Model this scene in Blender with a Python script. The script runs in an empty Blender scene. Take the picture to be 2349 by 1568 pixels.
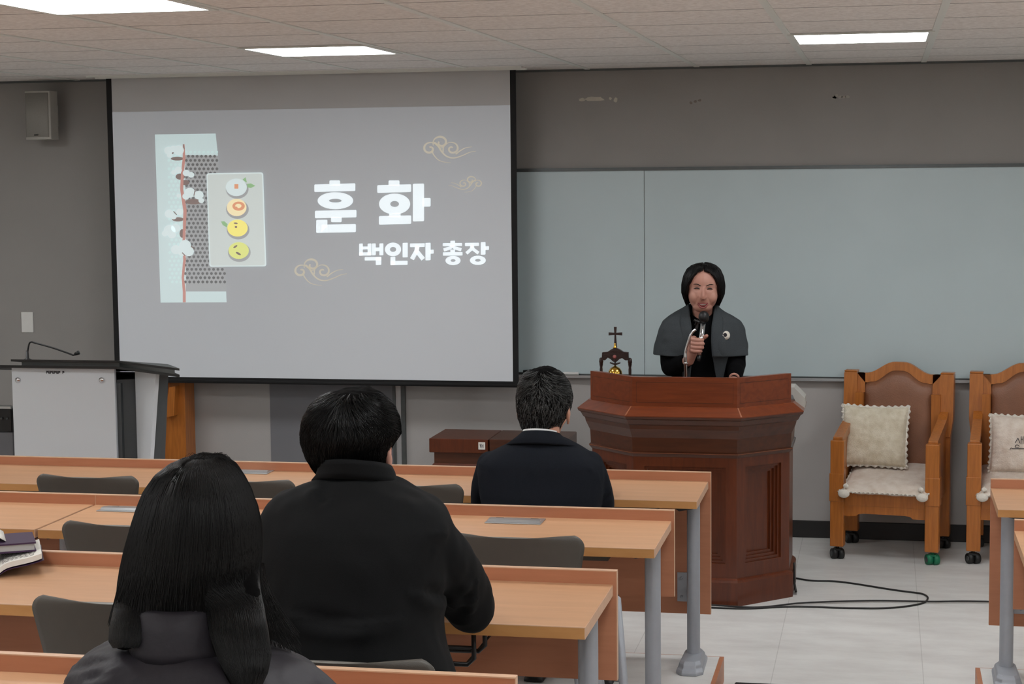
import bpy, math, random
import numpy as np
from mathutils import Vector, Matrix, noise
random.seed(7)
C = bpy.context.scene.collection
PI = math.pi
# ---------------------------------------------------------------- camera
FPX, YAW, PITCH, ROLL, CZ = 4167.93, .202112, .0933115, -.01016334, 2.01265
GX, GY, WY, CH = -.39958, 9.48098, 9.95504, 2.57085      # ceiling grid origin, front wall, ceiling height
_f = Vector((-math.sin(YAW)*math.cos(PITCH), math.cos(YAW)*math.cos(PITCH), -math.sin(PITCH)))
_r0 = Vector((math.cos(YAW), math.sin(YAW), 0)); _u0 = _r0.cross(_f)
_r = math.cos(ROLL)*_r0 + math.sin(ROLL)*_u0
_u = -math.sin(ROLL)*_r0 + math.cos(ROLL)*_u0
cam = bpy.data.cameras.new('camera'); cam_o = bpy.data.objects.new('camera', cam); C.objects.link(cam_o)
cam.sensor_fit = 'HORIZONTAL'; cam.sensor_width = 36; cam.lens = FPX/2349*36
cam_o.matrix_world = Matrix(((_r.x, _u.x, -_f.x, 0), (_r.y, _u.y, -_f.y, 0), (_r.z, _u.z, -_f.z, CZ), (0, 0, 0, 1)))
cam.clip_start = .05; cam.clip_end = 60
bpy.context.scene.camera = cam_o
O3 = Vector((0, 0, CZ))
def ray(x, y): return _f*FPX + _r*(x-1174.5) + _u*(784-y)
def at(x, y, Y):                      # point of the plane y = Y seen at photo pixel x, y
    d = ray(x, y); return O3 + d*(Y/d.y)
def atz(x, y, Z):
    d = ray(x, y); return O3 + d*((Z-CZ)/d.z)
# ---------------------------------------------------------------- world, exposure
w = bpy.data.worlds.new('world'); bpy.context.scene.world = w; w.use_nodes = True
w.node_tree.nodes['Background'].inputs[0].default_value = (.9, .95, 1, 1)
w.node_tree.nodes['Background'].inputs[1].default_value = .25
vs = bpy.context.scene.view_settings
vs.view_transform = 'Standard'; vs.look = 'None'; vs.gamma = 1; vs.exposure = 0.0
PANEL_EMIT = 18.5
# ---------------------------------------------------------------- materials
def lin(c):
    c = [v/255 for v in c]
    return tuple(v/12.92 if v <= .04045 else ((v+.055)/1.055)**2.4 for v in c)+(1,)
def nmat(name):
    m = bpy.data.materials.new(name); m.use_nodes = True
    return m, m.node_tree.nodes, m.node_tree.links, m.node_tree.nodes['Principled BSDF']
def mat(name, col, rough=.5, metal=0, spec=.5, var=.06, scale=30, bump=0, stretch=(1, 1, 1), emit=None, es=0, col2=None, sheen=0, coat=0, bscale=None):
    """plain material whose colour wanders a little with a noise; col in sRGB 0..255"""
    m, n, l, b = nmat(name)
    c = lin(col); c2 = lin(col2) if col2 else tuple(max(0, v*(1-var*2)) for v in c[:3])+(1,)
    tc = n.new('ShaderNodeTexCoord'); mp = n.new('ShaderNodeMapping'); l.new(tc.outputs['Object'], mp.inputs[0])
    mp.inputs['Scale'].default_value = stretch
    nz = n.new('ShaderNodeTexNoise'); nz.inputs['Scale'].default_value = scale; nz.inputs['Detail'].default_value = 4
    l.new(mp.outputs[0], nz.inputs[0])
    rp = n.new('ShaderNodeValToRGB'); l.new(nz.outputs[0], rp.inputs[0])
    rp.color_ramp.elements[0].position = .3; rp.color_ramp.elements[0].color = c2
    rp.color_ramp.elements[1].position = .7; rp.color_ramp.elements[1].color = c
    l.new(rp.outputs[0], b.inputs['Base Color'])
    b.inputs['Roughness'].default_value = rough; b.inputs['Metallic'].default_value = metal
    b.inputs['Specular IOR Level'].default_value = spec
    if sheen: b.inputs['Sheen Weight'].default_value = sheen
    if coat: b.inputs['Coat Weight'].default_value = coat; b.inputs['Coat Roughness'].default_value = .25
    if bump:
        nb = n.new('ShaderNodeTexNoise'); nb.inputs['Scale'].default_value = bscale or scale*3; nb.inputs['Detail'].default_value = 3
        l.new(mp.outputs[0], nb.inputs[0])
        bp = n.new('ShaderNodeBump'); bp.inputs['Strength'].default_value = bump; bp.inputs['Distance'].default_value = .004
        l.new(nb.outputs[0], bp.inputs['Height']); l.new(bp.outputs[0], b.inputs['Normal'])
    if emit:
        b.inputs['Emission Color'].default_value = lin(emit); b.inputs['Emission Strength'].default_value = es
    return m
def math_node(n, l, op, a, b=None, c=None):
    x = n.new('ShaderNodeMath'); x.operation = op
    for i, v in enumerate((a, b, c)):
        if v is None: continue
        if isinstance(v, (int, float)): x.inputs[i].default_value = v
        else: l.new(v, x.inputs[i])
    return x.outputs[0]
def ceiling_mat():
    m, n, l, b = nmat('ceiling_tile')
    tc = n.new('ShaderNodeTexCoord'); sp = n.new('ShaderNodeSeparateXYZ'); l.new(tc.outputs['Object'], sp.inputs[0])
    t = math_node(n, l, 'PINGPONG', math_node(n, l, 'SUBTRACT', sp.outputs[1], GY), .3)
    joint = math_node(n, l, 'LESS_THAN', t, .007)
    vo = n.new('ShaderNodeTexVoronoi'); vo.inputs['Scale'].default_value = 34; l.new(tc.outputs['Object'], vo.inputs[0])
    nz = n.new('ShaderNodeTexNoise'); nz.inputs['Scale'].default_value = 9; l.new(tc.outputs['Object'], nz.inputs[0])
    hole = math_node(n, l, 'LESS_THAN', vo.outputs['Distance'], math_node(n, l, 'MULTIPLY', math_node(n, l, 'SUBTRACT', nz.outputs[0], .38), .5))
    nz2 = n.new('ShaderNodeTexNoise'); nz2.inputs['Scale'].default_value = 55; nz2.inputs['Detail'].default_value = 5; l.new(tc.outputs['Object'], nz2.inputs[0])
    rp = n.new('ShaderNodeValToRGB'); l.new(nz2.outputs[0], rp.inputs[0])
    rp.color_ramp.elements[0].position = .3; rp.color_ramp.elements[0].color = lin((218, 212, 207))
    rp.color_ramp.elements[1].position = .65; rp.color_ramp.elements[1].color = lin((240, 236, 232))
    mx = n.new('ShaderNodeMixRGB'); l.new(math_node(n, l, 'MULTIPLY', hole, .35), mx.inputs[0]); l.new(rp.outputs[0], mx.inputs[1]); mx.inputs[2].default_value = lin((110, 100, 92))
    m2 = n.new('ShaderNodeMixRGB'); l.new(math_node(n, l, 'MULTIPLY', joint, .8), m2.inputs[0]); l.new(mx.outputs[0], m2.inputs[1]); m2.inputs[2].default_value = lin((70, 66, 62))
    l.new(m2.outputs[0], b.inputs['Base Color']); b.inputs['Roughness'].default_value = .95
    return m
def floor_mat(name='floor_tile', ox=-.42, oy=8.77):
    m, n, l, b = nmat(name)
    g = n.new('ShaderNodeNewGeometry'); sp = n.new('ShaderNodeSeparateXYZ'); l.new(g.outputs['Position'], sp.inputs[0])
    jx = math_node(n, l, 'LESS_THAN', math_node(n, l, 'PINGPONG', math_node(n, l, 'SUBTRACT', sp.outputs[0], ox), .295), .0016)
    jy = math_node(n, l, 'LESS_THAN', math_node(n, l, 'PINGPONG', math_node(n, l, 'SUBTRACT', sp.outputs[1], oy), .295), .0012)
    j = math_node(n, l, 'MAXIMUM', jx, math_node(n, l, 'MULTIPLY', jy, .35))
    mp = n.new('ShaderNodeMapping'); l.new(g.outputs['Position'], mp.inputs[0]); mp.inputs['Scale'].default_value = (1, 2.4, 1)
    nz = n.new('ShaderNodeTexNoise'); nz.inputs['Scale'].default_value = 2.6; nz.inputs['Detail'].default_value = 9; nz.inputs['Roughness'].default_value = .65; l.new(mp.outputs[0], nz.inputs[0])
    rp = n.new('ShaderNodeValToRGB'); l.new(nz.outputs[0], rp.inputs[0])
    rp.color_ramp.elements[0].position = .32; rp.color_ramp.elements[0].color = lin((200, 198, 195))
    rp.color_ramp.elements[1].position = .62; rp.color_ramp.elements[1].color = lin((218, 218, 215))
    mx = n.new('ShaderNodeMixRGB'); l.new(math_node(n, l, 'MULTIPLY', j, .35), mx.inputs[0]); l.new(rp.outputs[0], mx.inputs[1]); mx.inputs[2].default_value = lin((120, 118, 112))
    l.new(mx.outputs[0], b.inputs['Base Color']); b.inputs['Roughness'].default_value = .42; b.inputs['Specular IOR Level'].default_value = .35
    return m
def wood(name, c1, c2, rough=.4, scale=5, stretch=(1, 12, 12), coat=.0, spec=.4, fine=.25):
    m, n, l, b = nmat(name)
    tc = n.new('ShaderNodeTexCoord'); mp = n.new('ShaderNodeMapping'); l.new(tc.outputs['Object'], mp.inputs[0]); mp.inputs['Scale'].default_value = stretch
    nz = n.new('ShaderNodeTexNoise'); nz.inputs['Scale'].default_value = scale; nz.inputs['Detail'].default_value = 8; nz.inputs['Roughness'].default_value = .6
    nz.inputs['Distortion'].default_value = .6; l.new(mp.outputs[0], nz.inputs[0])
    rp = n.new('ShaderNodeValToRGB'); l.new(nz.outputs[0], rp.inputs[0])
    rp.color_ramp.elements[0].position = .3; rp.color_ramp.elements[0].color = lin(c1)
    rp.color_ramp.elements[1].position = .7; rp.color_ramp.elements[1].color = lin(c2)
    l.new(rp.outputs[0], b.inputs['Base Color']); b.inputs['Roughness'].default_value = rough; b.inputs['Specular IOR Level'].default_value = spec
    if coat: b.inputs['Coat Weight'].default_value = coat; b.inputs['Coat Roughness'].default_value = .2
    return m
M = {}
M['ceiling'] = ceiling_mat(); M['floor'] = floor_mat()
M['tbar'] = mat('ceiling_bar_metal', (226, 228, 222), .5, var=.02)
M['wall'] = mat('grey_wall_paint', (148, 145, 142), .85, var=.03, scale=3, bump=.15, bscale=180)
M['wall_plain'] = mat('pale_wall_paint', (205, 200, 192), .9, var=.02, scale=3)
M['wall_low'] = mat('lower_wall_panel', (174, 171, 168), .7, var=.03, scale=4, bump=.1, bscale=160)
M['wall_dark'] = mat('dark_grey_panel', (118, 118, 122), .7, var=.03, scale=4)
M['base'] = mat('baseboard_vinyl', (30, 28, 28), .45)
M['board'] = mat('whiteboard_enamel', (186, 201, 204), .32, var=.015, scale=2, spec=.5, col2=(181, 196, 199))
M['alu'] = mat('aluminium', (186, 190, 192), .35, .8, var=.03)
M['alu_dark'] = mat('dark_aluminium', (92, 96, 96), .4, .6)
M['steel'] = mat('grey_painted_steel', (160, 165, 172), .42, .25, var=.03)
M['chrome'] = mat('chrome', (225, 225, 228), .12, 1, var=.01)
M['black'] = mat('black_plastic', (18, 18, 19), .45)
M['black_cloth'] = mat('screen_black_border', (9, 9, 10), .8)
M['white'] = mat('white_plastic', (214, 214, 210), .45, var=.02)
M['offwhite'] = mat('speaker_plastic', (172, 170, 163), .6, var=.02)
M['grille'] = mat('speaker_grille', (150, 148, 142), .7, bump=.5, bscale=900, scale=300)
M['top'] = wood('beech_desk_top', (188, 144, 108), (200, 155, 118), .38, 3, (1, 9, 9))
M['panel'] = wood('beech_panel', (168, 110, 80), (180, 122, 91), .45, 3, (1, 9, 9))
M['edge'] = wood('beech_edge_band', (176, 124, 72), (190, 138, 84), .45, 6, (1, 4, 4))
M['edge_light'] = mat('pale_edge_band', (206, 168, 138), .5)
M['shell'] = mat('chair_shell_plastic', (74, 70, 64), .5, bump=.12, bscale=500, var=.03)
M['shell_rim'] = mat('chair_rim_plastic', (120, 118, 112), .4)
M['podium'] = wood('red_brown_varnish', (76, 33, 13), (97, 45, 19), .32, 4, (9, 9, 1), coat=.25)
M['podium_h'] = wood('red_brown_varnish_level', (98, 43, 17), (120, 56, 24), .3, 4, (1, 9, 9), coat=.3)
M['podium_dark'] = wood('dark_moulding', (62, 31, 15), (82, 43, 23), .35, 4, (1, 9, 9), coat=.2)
M['inlay'] = mat('worn_edge_line', (150, 92, 60), .5)
M['throne'] = wood('orange_oak', (156, 92, 34), (186, 112, 46), .35, 5, (14, 14, 1), coat=.25)
M['leather'] = mat('brown_leather', (138, 92, 66), .42, bump=.35, bscale=220, scale=12, var=.08)
M['cushion'] = mat('cream_cotton', (226, 218, 198), .9, bump=.8, bscale=240, scale=25, col2=(204, 192, 166), sheen=.2)
M['cushion2'] = mat('quilted_cream_cotton', (232, 222, 210), .9, bump=.9, bscale=150, scale=20, col2=(210, 194, 178), sheen=.2)
M['lace'] = mat('white_lace', (232, 226, 214), .9, bump=.6, bscale=300)
M['green'] = mat('green_rubber', (20, 120, 84), .5)
M['rubber'] = mat('black_rubber', (22, 22, 22), .5)
M['brass'] = mat('brass', (222, 176, 80), .18, 1)
M['darkwood'] = mat('carved_dark_wood', (40, 22, 18), .35, bump=.3, bscale=120)
M['skin'] = mat('skin', (196, 148, 126), .5, spec=.35, col2=(186, 132, 110), scale=14)
M['skin2'] = mat('skin_deeper', (186, 140, 124), .5, spec=.35, col2=(175, 124, 108), scale=14)
M['lips'] = mat('lips', (140, 72, 68), .45)
M['hair'] = mat('black_hair', (9, 8, 8), .42, spec=.28, var=.3, scale=60, stretch=(8, 8, 1))
M['hair_base'] = mat('hair_undercoat', (7, 6, 6), .9, spec=.05, scale=60)
M['hair_brown'] = mat('dark_brown_hair', (20, 14, 11), .42, spec=.3, var=.3, scale=60)
M['hair_grey'] = mat('greying_hair', (24, 24, 24), .5, spec=.25, scale=90, col2=(13, 12, 12))
M['hair_silver'] = mat('silver_hair_strands', (102, 104, 104), .5, spec=.3)
M['suit'] = mat('navy_suit_wool', (28, 31, 37), .95, spec=.1, scale=200, var=.1, bump=.1, bscale=700)
M['blackjkt'] = mat('black_jacket_cloth', (14, 15, 16), .8, spec=.14, scale=200, var=.1, bump=.1, bscale=600)
M['puffer'] = mat('charcoal_purple_nylon', (40, 37, 42), .55, spec=.25, scale=60, var=.08, bump=.2, bscale=90)
M['trouser'] = mat('dark_trousers', (18, 18, 21), .9, spec=.1, scale=100)
M['knit'] = mat('grey_knit', (70, 75, 78), .95, spec=.1, scale=240, var=.08, bump=.5, bscale=500)
M['blackknit'] = mat('black_knit', (10, 10, 12), .95, spec=.08, scale=200, bump=.2, bscale=500)
M['shirt'] = mat('white_shirt', (225, 225, 225), .8)
M['paper'] = mat('paper', (222, 220, 212), .8, var=.01)
M['ink'] = mat('ink', (45, 42, 48), .8)
M['purple'] = mat('purple_leather', (58, 34, 66), .4)
M['screen'] = mat('screen_fabric', (192, 192, 192), .85, var=.01, scale=2)
# ---------------------------------------------------------------- mesh building
WM = {}
class MB:
    def __init__(s): s.v = []; s.f = []; s.m = []; s.sm = []
    def add(s, vs, fs, mi=0, smooth=False):
        k = len(s.v); s.v += [Vector(p) for p in vs]; s.f += [tuple(i+k for i in f) for f in fs]
        s.m += [mi]*len(fs); s.sm += [smooth]*len(fs); return s
    def box(s, a, b, mi=0, T=None, bev=0):
        x0, y0, z0 = a; x1, y1, z1 = b
        if bev:
            e = min(bev, (x1-x0)*.45, (y1-y0)*.45, (z1-z0)*.45)
            P = []
            for sx, X in ((-1, x0), (1, x1)):
                for sy, Y in ((-1, y0), (1, y1)):
                    for sz, Z in ((-1, z0), (1, z1)):
                        P += [(X, Y-sy*e, Z-sz*e), (X-sx*e, Y, Z-sz*e), (X-sx*e, Y-sy*e, Z)]
            import bmesh
            bm = bmesh.new(); [bm.verts.new(p) for p in P]; r = bmesh.ops.convex_hull(bm, input=bm.verts)
            bmesh.ops.recalc_face_normals(bm, faces=bm.faces); bm.verts.index_update()
            vs_ = [v.co.copy() for v in bm.verts]; fs = [tuple(v.index for v in f.verts) for f in bm.faces]; bm.free()
        else:
            vs_ = [Vector((x, y, z)) for x in (x0, x1) for y in (y0, y1) for z in (z0, z1)]
            fs = [(0, 1, 3, 2), (4, 6, 7, 5), (0, 4, 5, 1), (2, 3, 7, 6), (0, 2, 6, 4), (1, 5, 7, 3)]
        if T is not None: vs_ = [T @ p for p in vs_]
        return s.add(vs_, fs, mi)
    def prism(s, pts, d, mi=0, smooth=False, capm=None):      # pts: closed 3D outline, d: extrusion vector
        n = len(pts); d = Vector(d); a = [Vector(p) for p in pts]; b = [p+d for p in a]
        s.add(a+b, [(i, (i+1) % n, (i+1) % n+n, i+n) for i in range(n)], mi, smooth)
        return s.add(a+b, [tuple(reversed(range(n))), tuple(range(n, 2*n))], mi if capm is None else capm)
    def flat(s, pts, mi=0): return s.add(pts, [tuple(range(len(pts)))], mi)
    def tube(s, path, r, seg=10, mi=0, cap=True, smooth=True, squash=None):
        path = [Vector(p) for p in path]; n = len(path); rs = r if hasattr(r, '__len__') else [r]*n
        up = Vector((0, 0, 1)); V = []; prev = None
        for i, p in enumerate(path):
            t = (path[min(i+1, n-1)]-path[max(i-1, 0)]).normalized()
            if prev is None:
                a = t.cross(up if abs(t.z) < .95 else Vector((1, 0, 0))).normalized()
            else: a = (prev-t*prev.dot(t)).normalized()
            prev = a; b = t.cross(a)
            for k in range(seg):
                q = 2*PI*k/seg; V.append(p+(a*math.cos(q)+b*math.sin(q)*(squash or 1))*rs[i])
        F = [(i*seg+k, i*seg+(k+1) % seg, (i+1)*seg+(k+1) % seg, (i+1)*seg+k) for i in range(n-1) for k in range(seg)]
        if cap: F += [tuple(reversed(range(seg))), tuple(range((n-1)*seg, n*seg))]
        return s.add(V, F, mi, smooth)
    def rings(s, rings, mi=0, smooth=True, cap=True):
        seg = len(rings[0]); n = len(rings); V = [Vector(p) for r in rings for p in r]
        F = [(i*seg+k, i*seg+(k+1) % seg, (i+1)*seg+(k+1) % seg, (i+1)*seg+k) for i in range(n-1) for k in range(seg)]
        if cap: F += [tuple(reversed(range(seg))), tuple(range((n-1)*seg, n*seg))]
        return s.add(V, F, mi, smooth)
    def lathe(s, c, prof, seg=24, mi=0, axis='z', smooth=True):
        R = []
        for r, h in prof:
            ring = []
            for k in range(seg):
                q = 2*PI*k/seg; x, y = r*math.cos(q), r*math.sin(q)
                ring.append(Vector(c)+(Vector((x, y, h)) if axis == 'z' else Vector((x, h, -y)) if axis == 'y' else Vector((h, x, y))))
            R.append(ring)
        return s.rings(R, mi, smooth)
    def ell(s, c, r, mi=0, seg=24, rin=16, T=None):
        R = []
        for i in range(rin+1):
            a = PI*(i+.02)/(rin+.04)
            R.append([Vector(c)+((T or Matrix.Identity(3)) @ Vector((r[0]*math.sin(a)*math.cos(2*PI*k/seg), r[1]*math.sin(a)*math.sin(2*PI*k/seg), r[2]*math.cos(a)))) for k in range(seg)])
        return s.rings(R, mi, True)
    def mesh(s, name):
        me = bpy.data.meshes.new(name); me.from_pydata([tuple(p) for p in s.v], [], s.f)
        me.polygons.foreach_set('material_index', s.m); me.polygons.foreach_set('use_smooth', s.sm); me.update(); return me
    def build(s, name, mats, parent=None, local=False):
        if parent is not None and not local:
            inv = WM[parent.name].inverted(); s.v = [inv @ p for p in s.v]
        return link(name, s.mesh(name), mats, parent)
def link(name, me, mats, parent=None):
    import bmesh
    bm = bmesh.new(); bm.from_mesh(me); bmesh.ops.recalc_face_normals(bm, faces=bm.faces); bm.to_mesh(me); bm.free()
    for m_ in (mats if isinstance(mats, (list, tuple)) else [mats]): me.materials.append(M[m_] if isinstance(m_, str) else m_)
    o = bpy.data.objects.new(name, me); C.objects.link(o)
    WM[o.name] = WM[parent.name] if parent is not None else Matrix.Identity(4)
    if parent is not None: o.parent = parent
    return o
def thing(name, label, cat, loc=(0, 0, 0), rz=0, group=None):
    o = bpy.data.objects.new(name, None); C.objects.link(o); o.location = loc; o.rotation_euler = (0, 0, rz)
    o.empty_display_size = .1; WM[o.name] = Matrix.Translation(Vector(loc)) @ Matrix.Rotation(rz, 4, 'Z')
    return tag(o, label, cat, group)
def tag(o, label, cat, group=None):
    o['label'] = label; o['category'] = cat
    if group: o['group'] = group
    return o
def struct(o): o['kind'] = 'structure'; return o
def lab(o, t): o['label'] = t; return o
def dup(root, loc, rz, label, group=None):
    r = root.copy(); C.objects.link(r); r.location = loc; r.rotation_euler = (0, 0, rz); r['label'] = label
    if group: r['group'] = group
    WM[r.name] = Matrix.Translation(Vector(loc)) @ Matrix.Rotation(rz, 4, 'Z')
    def rec(src, dst):
        for ch in list(src.children):
            c = ch.copy(); C.objects.link(c); c.parent = dst; WM[c.name] = WM[r.name]; rec(ch, c)
    rec(root, r); return r
def subsurf(o, n=1):
    m_ = o.modifiers.new('s', 'SUBSURF'); m_.levels = n; m_.render_levels = n; return o
def solid(o, t, off=-1):
    m_ = o.modifiers.new('t', 'SOLIDIFY'); m_.thickness = t; m_.offset = off; return o
def bevel(o, wd=.003, seg=2):
    m_ = o.modifiers.new('b', 'BEVEL'); m_.width = wd; m_.segments = seg; m_.limit_method = 'ANGLE'; return o
def catmull(pts, k=8):
    pts = [Vector(p) for p in pts]; P = [pts[0]*2-pts[1]]+pts+[pts[-1]*2-pts[-2]]; out = []
    for i in range(1, len(P)-2):
        for j in range(k):
            t = j/k; a, b, c, d = P[i-1:i+3]
            out.append(.5*((2*b)+(c-a)*t+(2*a-5*b+4*c-d)*t*t+(3*b-a-3*c+d)*t*t*t))
    return out+[pts[-1]]
# ---------------------------------------------------------------- room shell
XL, XR, YB = -6.3, 3.9, -3.2
def plane(name, pts, m_): return struct(MB().flat(pts).build(name, m_))
struct(MB().box((XL-.1, YB-.1, -.1), (XR+.1, WY+.1, 0)).build('floor', 'floor'))
struct(MB().box((XL-.1, YB-.1, CH), (XR+.1, WY+.1, CH+.1)).build('ceiling', 'ceiling'))
struct(MB().box((XL-.1, WY, 0), (XR+.1, WY+.1, CH)).build('wall_front', 'wall'))
struct(MB().box((XL-.1, YB-.1, 0), (XR+.1, YB, CH)).build('wall_back', 'wall_plain'))
struct(MB().box((XL-.1, YB, 0), (XL, WY, CH)).build('wall_left', 'wall_plain'))
struct(MB().box((XR, YB, 0), (XR+.1, WY, CH)).build('wall_right', 'wall_plain'))
g = MB()
k = math.ceil((XL-GX)/.6)
while GX+.6*k < XR:
    x = GX+.6*k; g.box((x-.014, YB, CH-.004), (x+.014, WY, CH+.002)); k += 1
struct(g.build('ceiling_bars', 'tbar'))
# dark shadow-gap angle where ceiling meets the wall, baseboard, lower wall cladding
struct(MB().box((XL, WY-.012, CH-.012), (XR, WY, CH)).build('trim_1', 'alu_dark'))
struct(MB().box((XL, WY-.012, 0), (XR, WY, .095), bev=.003).build('baseboard_front', 'base'))
xs = [at(p, 900, WY).x for p in (365, 620, 905, 930)]
struct(MB().box((xs[0], WY-.006, .095), (xs[1], WY, .875)).build('trim_2', 'wall_low'))
struct(MB().box((xs[1], WY-.010, .095), (xs[2]-.005, WY, .872)).build('trim_3', 'wall_dark'))
p = MB().box((xs[2]-.005, WY-.03, 0), (xs[2]+.012, WY, .9)).box((xs[2]+.012, WY-.02, 0), (xs[3]-.02, WY, .9), 1).box((xs[3]-.02, WY-.03, 0), (xs[3]+.004, WY, .9))
struct(p.build('trim_4', ['alu_dark', 'alu']))
struct(MB().box((xs[3]+.004, WY-.006, .095), (XR, WY, .868)).build('trim_5', 'wall_low'))
# platforms of the stepped floor
PZ = [.10, .185, .27, .355, .44, .525]; PY = [7.055, 5.79, 4.50, 3.21, 1.93, .65, YB]
ROWS = [(7.055, .10), (5.79, .185), (4.50, .27), (3.21, .355)]
for nm, x0, x1 in (('left', XL, -.603), ('right', .360, XR)):
    for i, z in enumerate(PZ):
        b = MB().box((x0, PY[i+1], 0), (x1, PY[i], z-.002), 1).box((x0, PY[i+1], z-.002), (x1-(.017 if nm == 'left' else 0), PY[i]-.013, z), 0) if nm == 'left' else \
            MB().box((x0, PY[i+1], 0), (x1, PY[i], z-.002), 1).box((x0+.017, PY[i+1], z-.002), (x1, PY[i]-.013, z), 0)
        o = b.build('floor_platform', ['floor', 'panel']); struct(o)
# ---------------------------------------------------------------- ceiling lights
def ceiling_light(x, y, first=[None]):
    lbl = 'square flush ceiling light panel'
    if first[0] is None:
        t = thing('ceiling_light', lbl, 'ceiling light', (x, y, CH), 0, 'square ceiling light panels')
        f = MB(); h = .298; e = .272
        for a, b in (((-h, -h), (h, -e)), ((-h, e), (h, h)), ((-h, -e), (-e, e)), ((e, -e), (h, e))):
            f.box((a[0], a[1], -.008), (b[0], b[1], -.0005))
        f.build('frame', 'tbar', t, local=True)
        em, n, l, b = nmat('light_diffuser'); b.inputs['Base Color'].default_value = (.9, .9, .9, 1)
        b.inputs['Emission Color'].default_value = (.96, .98, 1, 1); b.inputs['Emission Strength'].default_value = PANEL_EMIT
        q = [(math.copysign(e, sx)-(math.copysign(r_, sx)), math.copysign(e, sy)-math.copysign(r2, sy)) for sx, sy, r_, r2 in
             ((1, 1, 0, .02), (1, 1, .02, 0), (-1, 1, .02, 0), (-1, 1, 0, .02), (-1, -1, 0, .02), (-1, -1, .02, 0), (1, -1, .02, 0), (1, -1, 0, .02))]
        MB().prism([(a, b_, -.007) for a, b_ in q], (0, 0, .005)).build('diffuser', em, t, local=True)
        first[0] = t; return t
    return dup(first[0], (x, y, CH), 0, lbl)
LX = [GX-.6*3.5, GX+.3, GX+.6*4.5, GX-.6*7.5]
LY = [GY-.6*2.5, GY-.6*6.5, GY-.6*10.5, GY-.6*14.5, GY-.6*18.5]
for x in LX:
    for y in LY:
        o = ceiling_light(x, y)
        if x == LX[0] and y == LY[0]: o['label'] = 'lit square ceiling panel above the projection screen'
        elif x == LX[0] and y == LY[1]: o['label'] = 'large lit square ceiling panel cut by the top left corner of the photo'
        elif x == LX[1] and y == LY[0]: o['label'] = 'lit square ceiling panel above the whiteboard, over the lecturer'
        else: o['label'] = 'lit square ceiling panel outside the photo, over the seats'
# ---------------------------------------------------------------- whiteboard
bx0, bx1 = xs[3]+.01, 3.2
seam = at(1479, 600, WY).x
t = thing('whiteboard', 'wide pale blue-grey whiteboard on the front wall behind the lecturer', 'whiteboard', ((bx0+bx1)/2, WY, .87))
lab(MB().box((bx0, WY-.014, .885), (seam-.0015, WY-.006, 2.012)).build('board_panel', 'board', t), 'narrower left board panel')
lab(MB().box((seam+.0015, WY-.014, .885), (bx1, WY-.006, 2.012)).build('board_panel', 'board', t), 'wide right board panel')
MB().box((bx0, WY-.02, 2.012), (bx1, WY-.006, 2.026)).box((bx0, WY-.013, 2.026), (bx1, WY-.006, 2.03)).build('top_rail', 'alu_dark', t)
tr = MB().box((bx0, WY-.055, .868), (bx1, WY-.006, .876), bev=.002).box((bx0, WY-.055, .876), (bx1, WY-.052, .884)).box((bx0, WY-.02, .876), (bx1, WY-.006, .889), 1)
tr.build('marker_tray', ['alu', 'alu_dark'], t)
p = at(1200, 858, WY-.04); e = MB()
e.box((p.x-.05, WY-.048, .8765), (p.x+.035, WY-.022, .895), bev=.004); e.tube([(p.x+.0, WY-.035, .9), (p.x+.07, WY-.03, .908)], .007, 8)
tag(e.build('marker_pen', 'black'), 'black marker lying on the whiteboard tray beside the screen', 'marker')
p = at(1310, 858, WY-.035)
e = thing('board_eraser', 'white board eraser on the whiteboard tray left of the podium', 'eraser', (p.x, WY-.036, .8765))
MB().box((-.045, -.013, .008), (.045, .013, .024), bev=.004).build('handle', 'white', e, local=True)
MB().box((-.043, -.012, 0), (.043, .012, .008)).build('felt_pad', 'alu_dark', e, local=True)
# paint scuffs on the upper wall
sc = MB()
def blotch(px, py, wpx, hpx, n_=14, mi=0):
    c = at(px, py, WY-.0006); k_ = WY/FPX; pts = []
    for i in range(n_):
        a = 2*PI*i/n_; r = .62+.38*random.random(); pts.append((c.x+math.cos(a)*wpx*k_*r, WY-.0006, c.z+math.sin(a)*hpx*k_*r))
    sc.flat(pts, mi)
blotch(1362, 227, 30, 7); blotch(1335, 229, 9, 5); blotch(1412, 229, 6, 7); blotch(1400, 226, 4, 4)
for i in range(7): blotch(1912+random.random()*34, 216+random.random()*12, 6, 4, 9, 1)
for i in range(3): blotch(1585+i*10, 236-i*3, 5, 4, 8, 2)
M['scuff'] = mat('bare_plaster_patch', (196, 190, 178), .9); M['scuff2'] = mat('worn_paint_patch', (170, 165, 158), .9); M['scuff3'] = mat('dark_smudge', (128, 118, 112), .9)
o = sc.build('trim_6', ['scuff', 'scuff2', 'scuff3']); struct(o)
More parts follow.
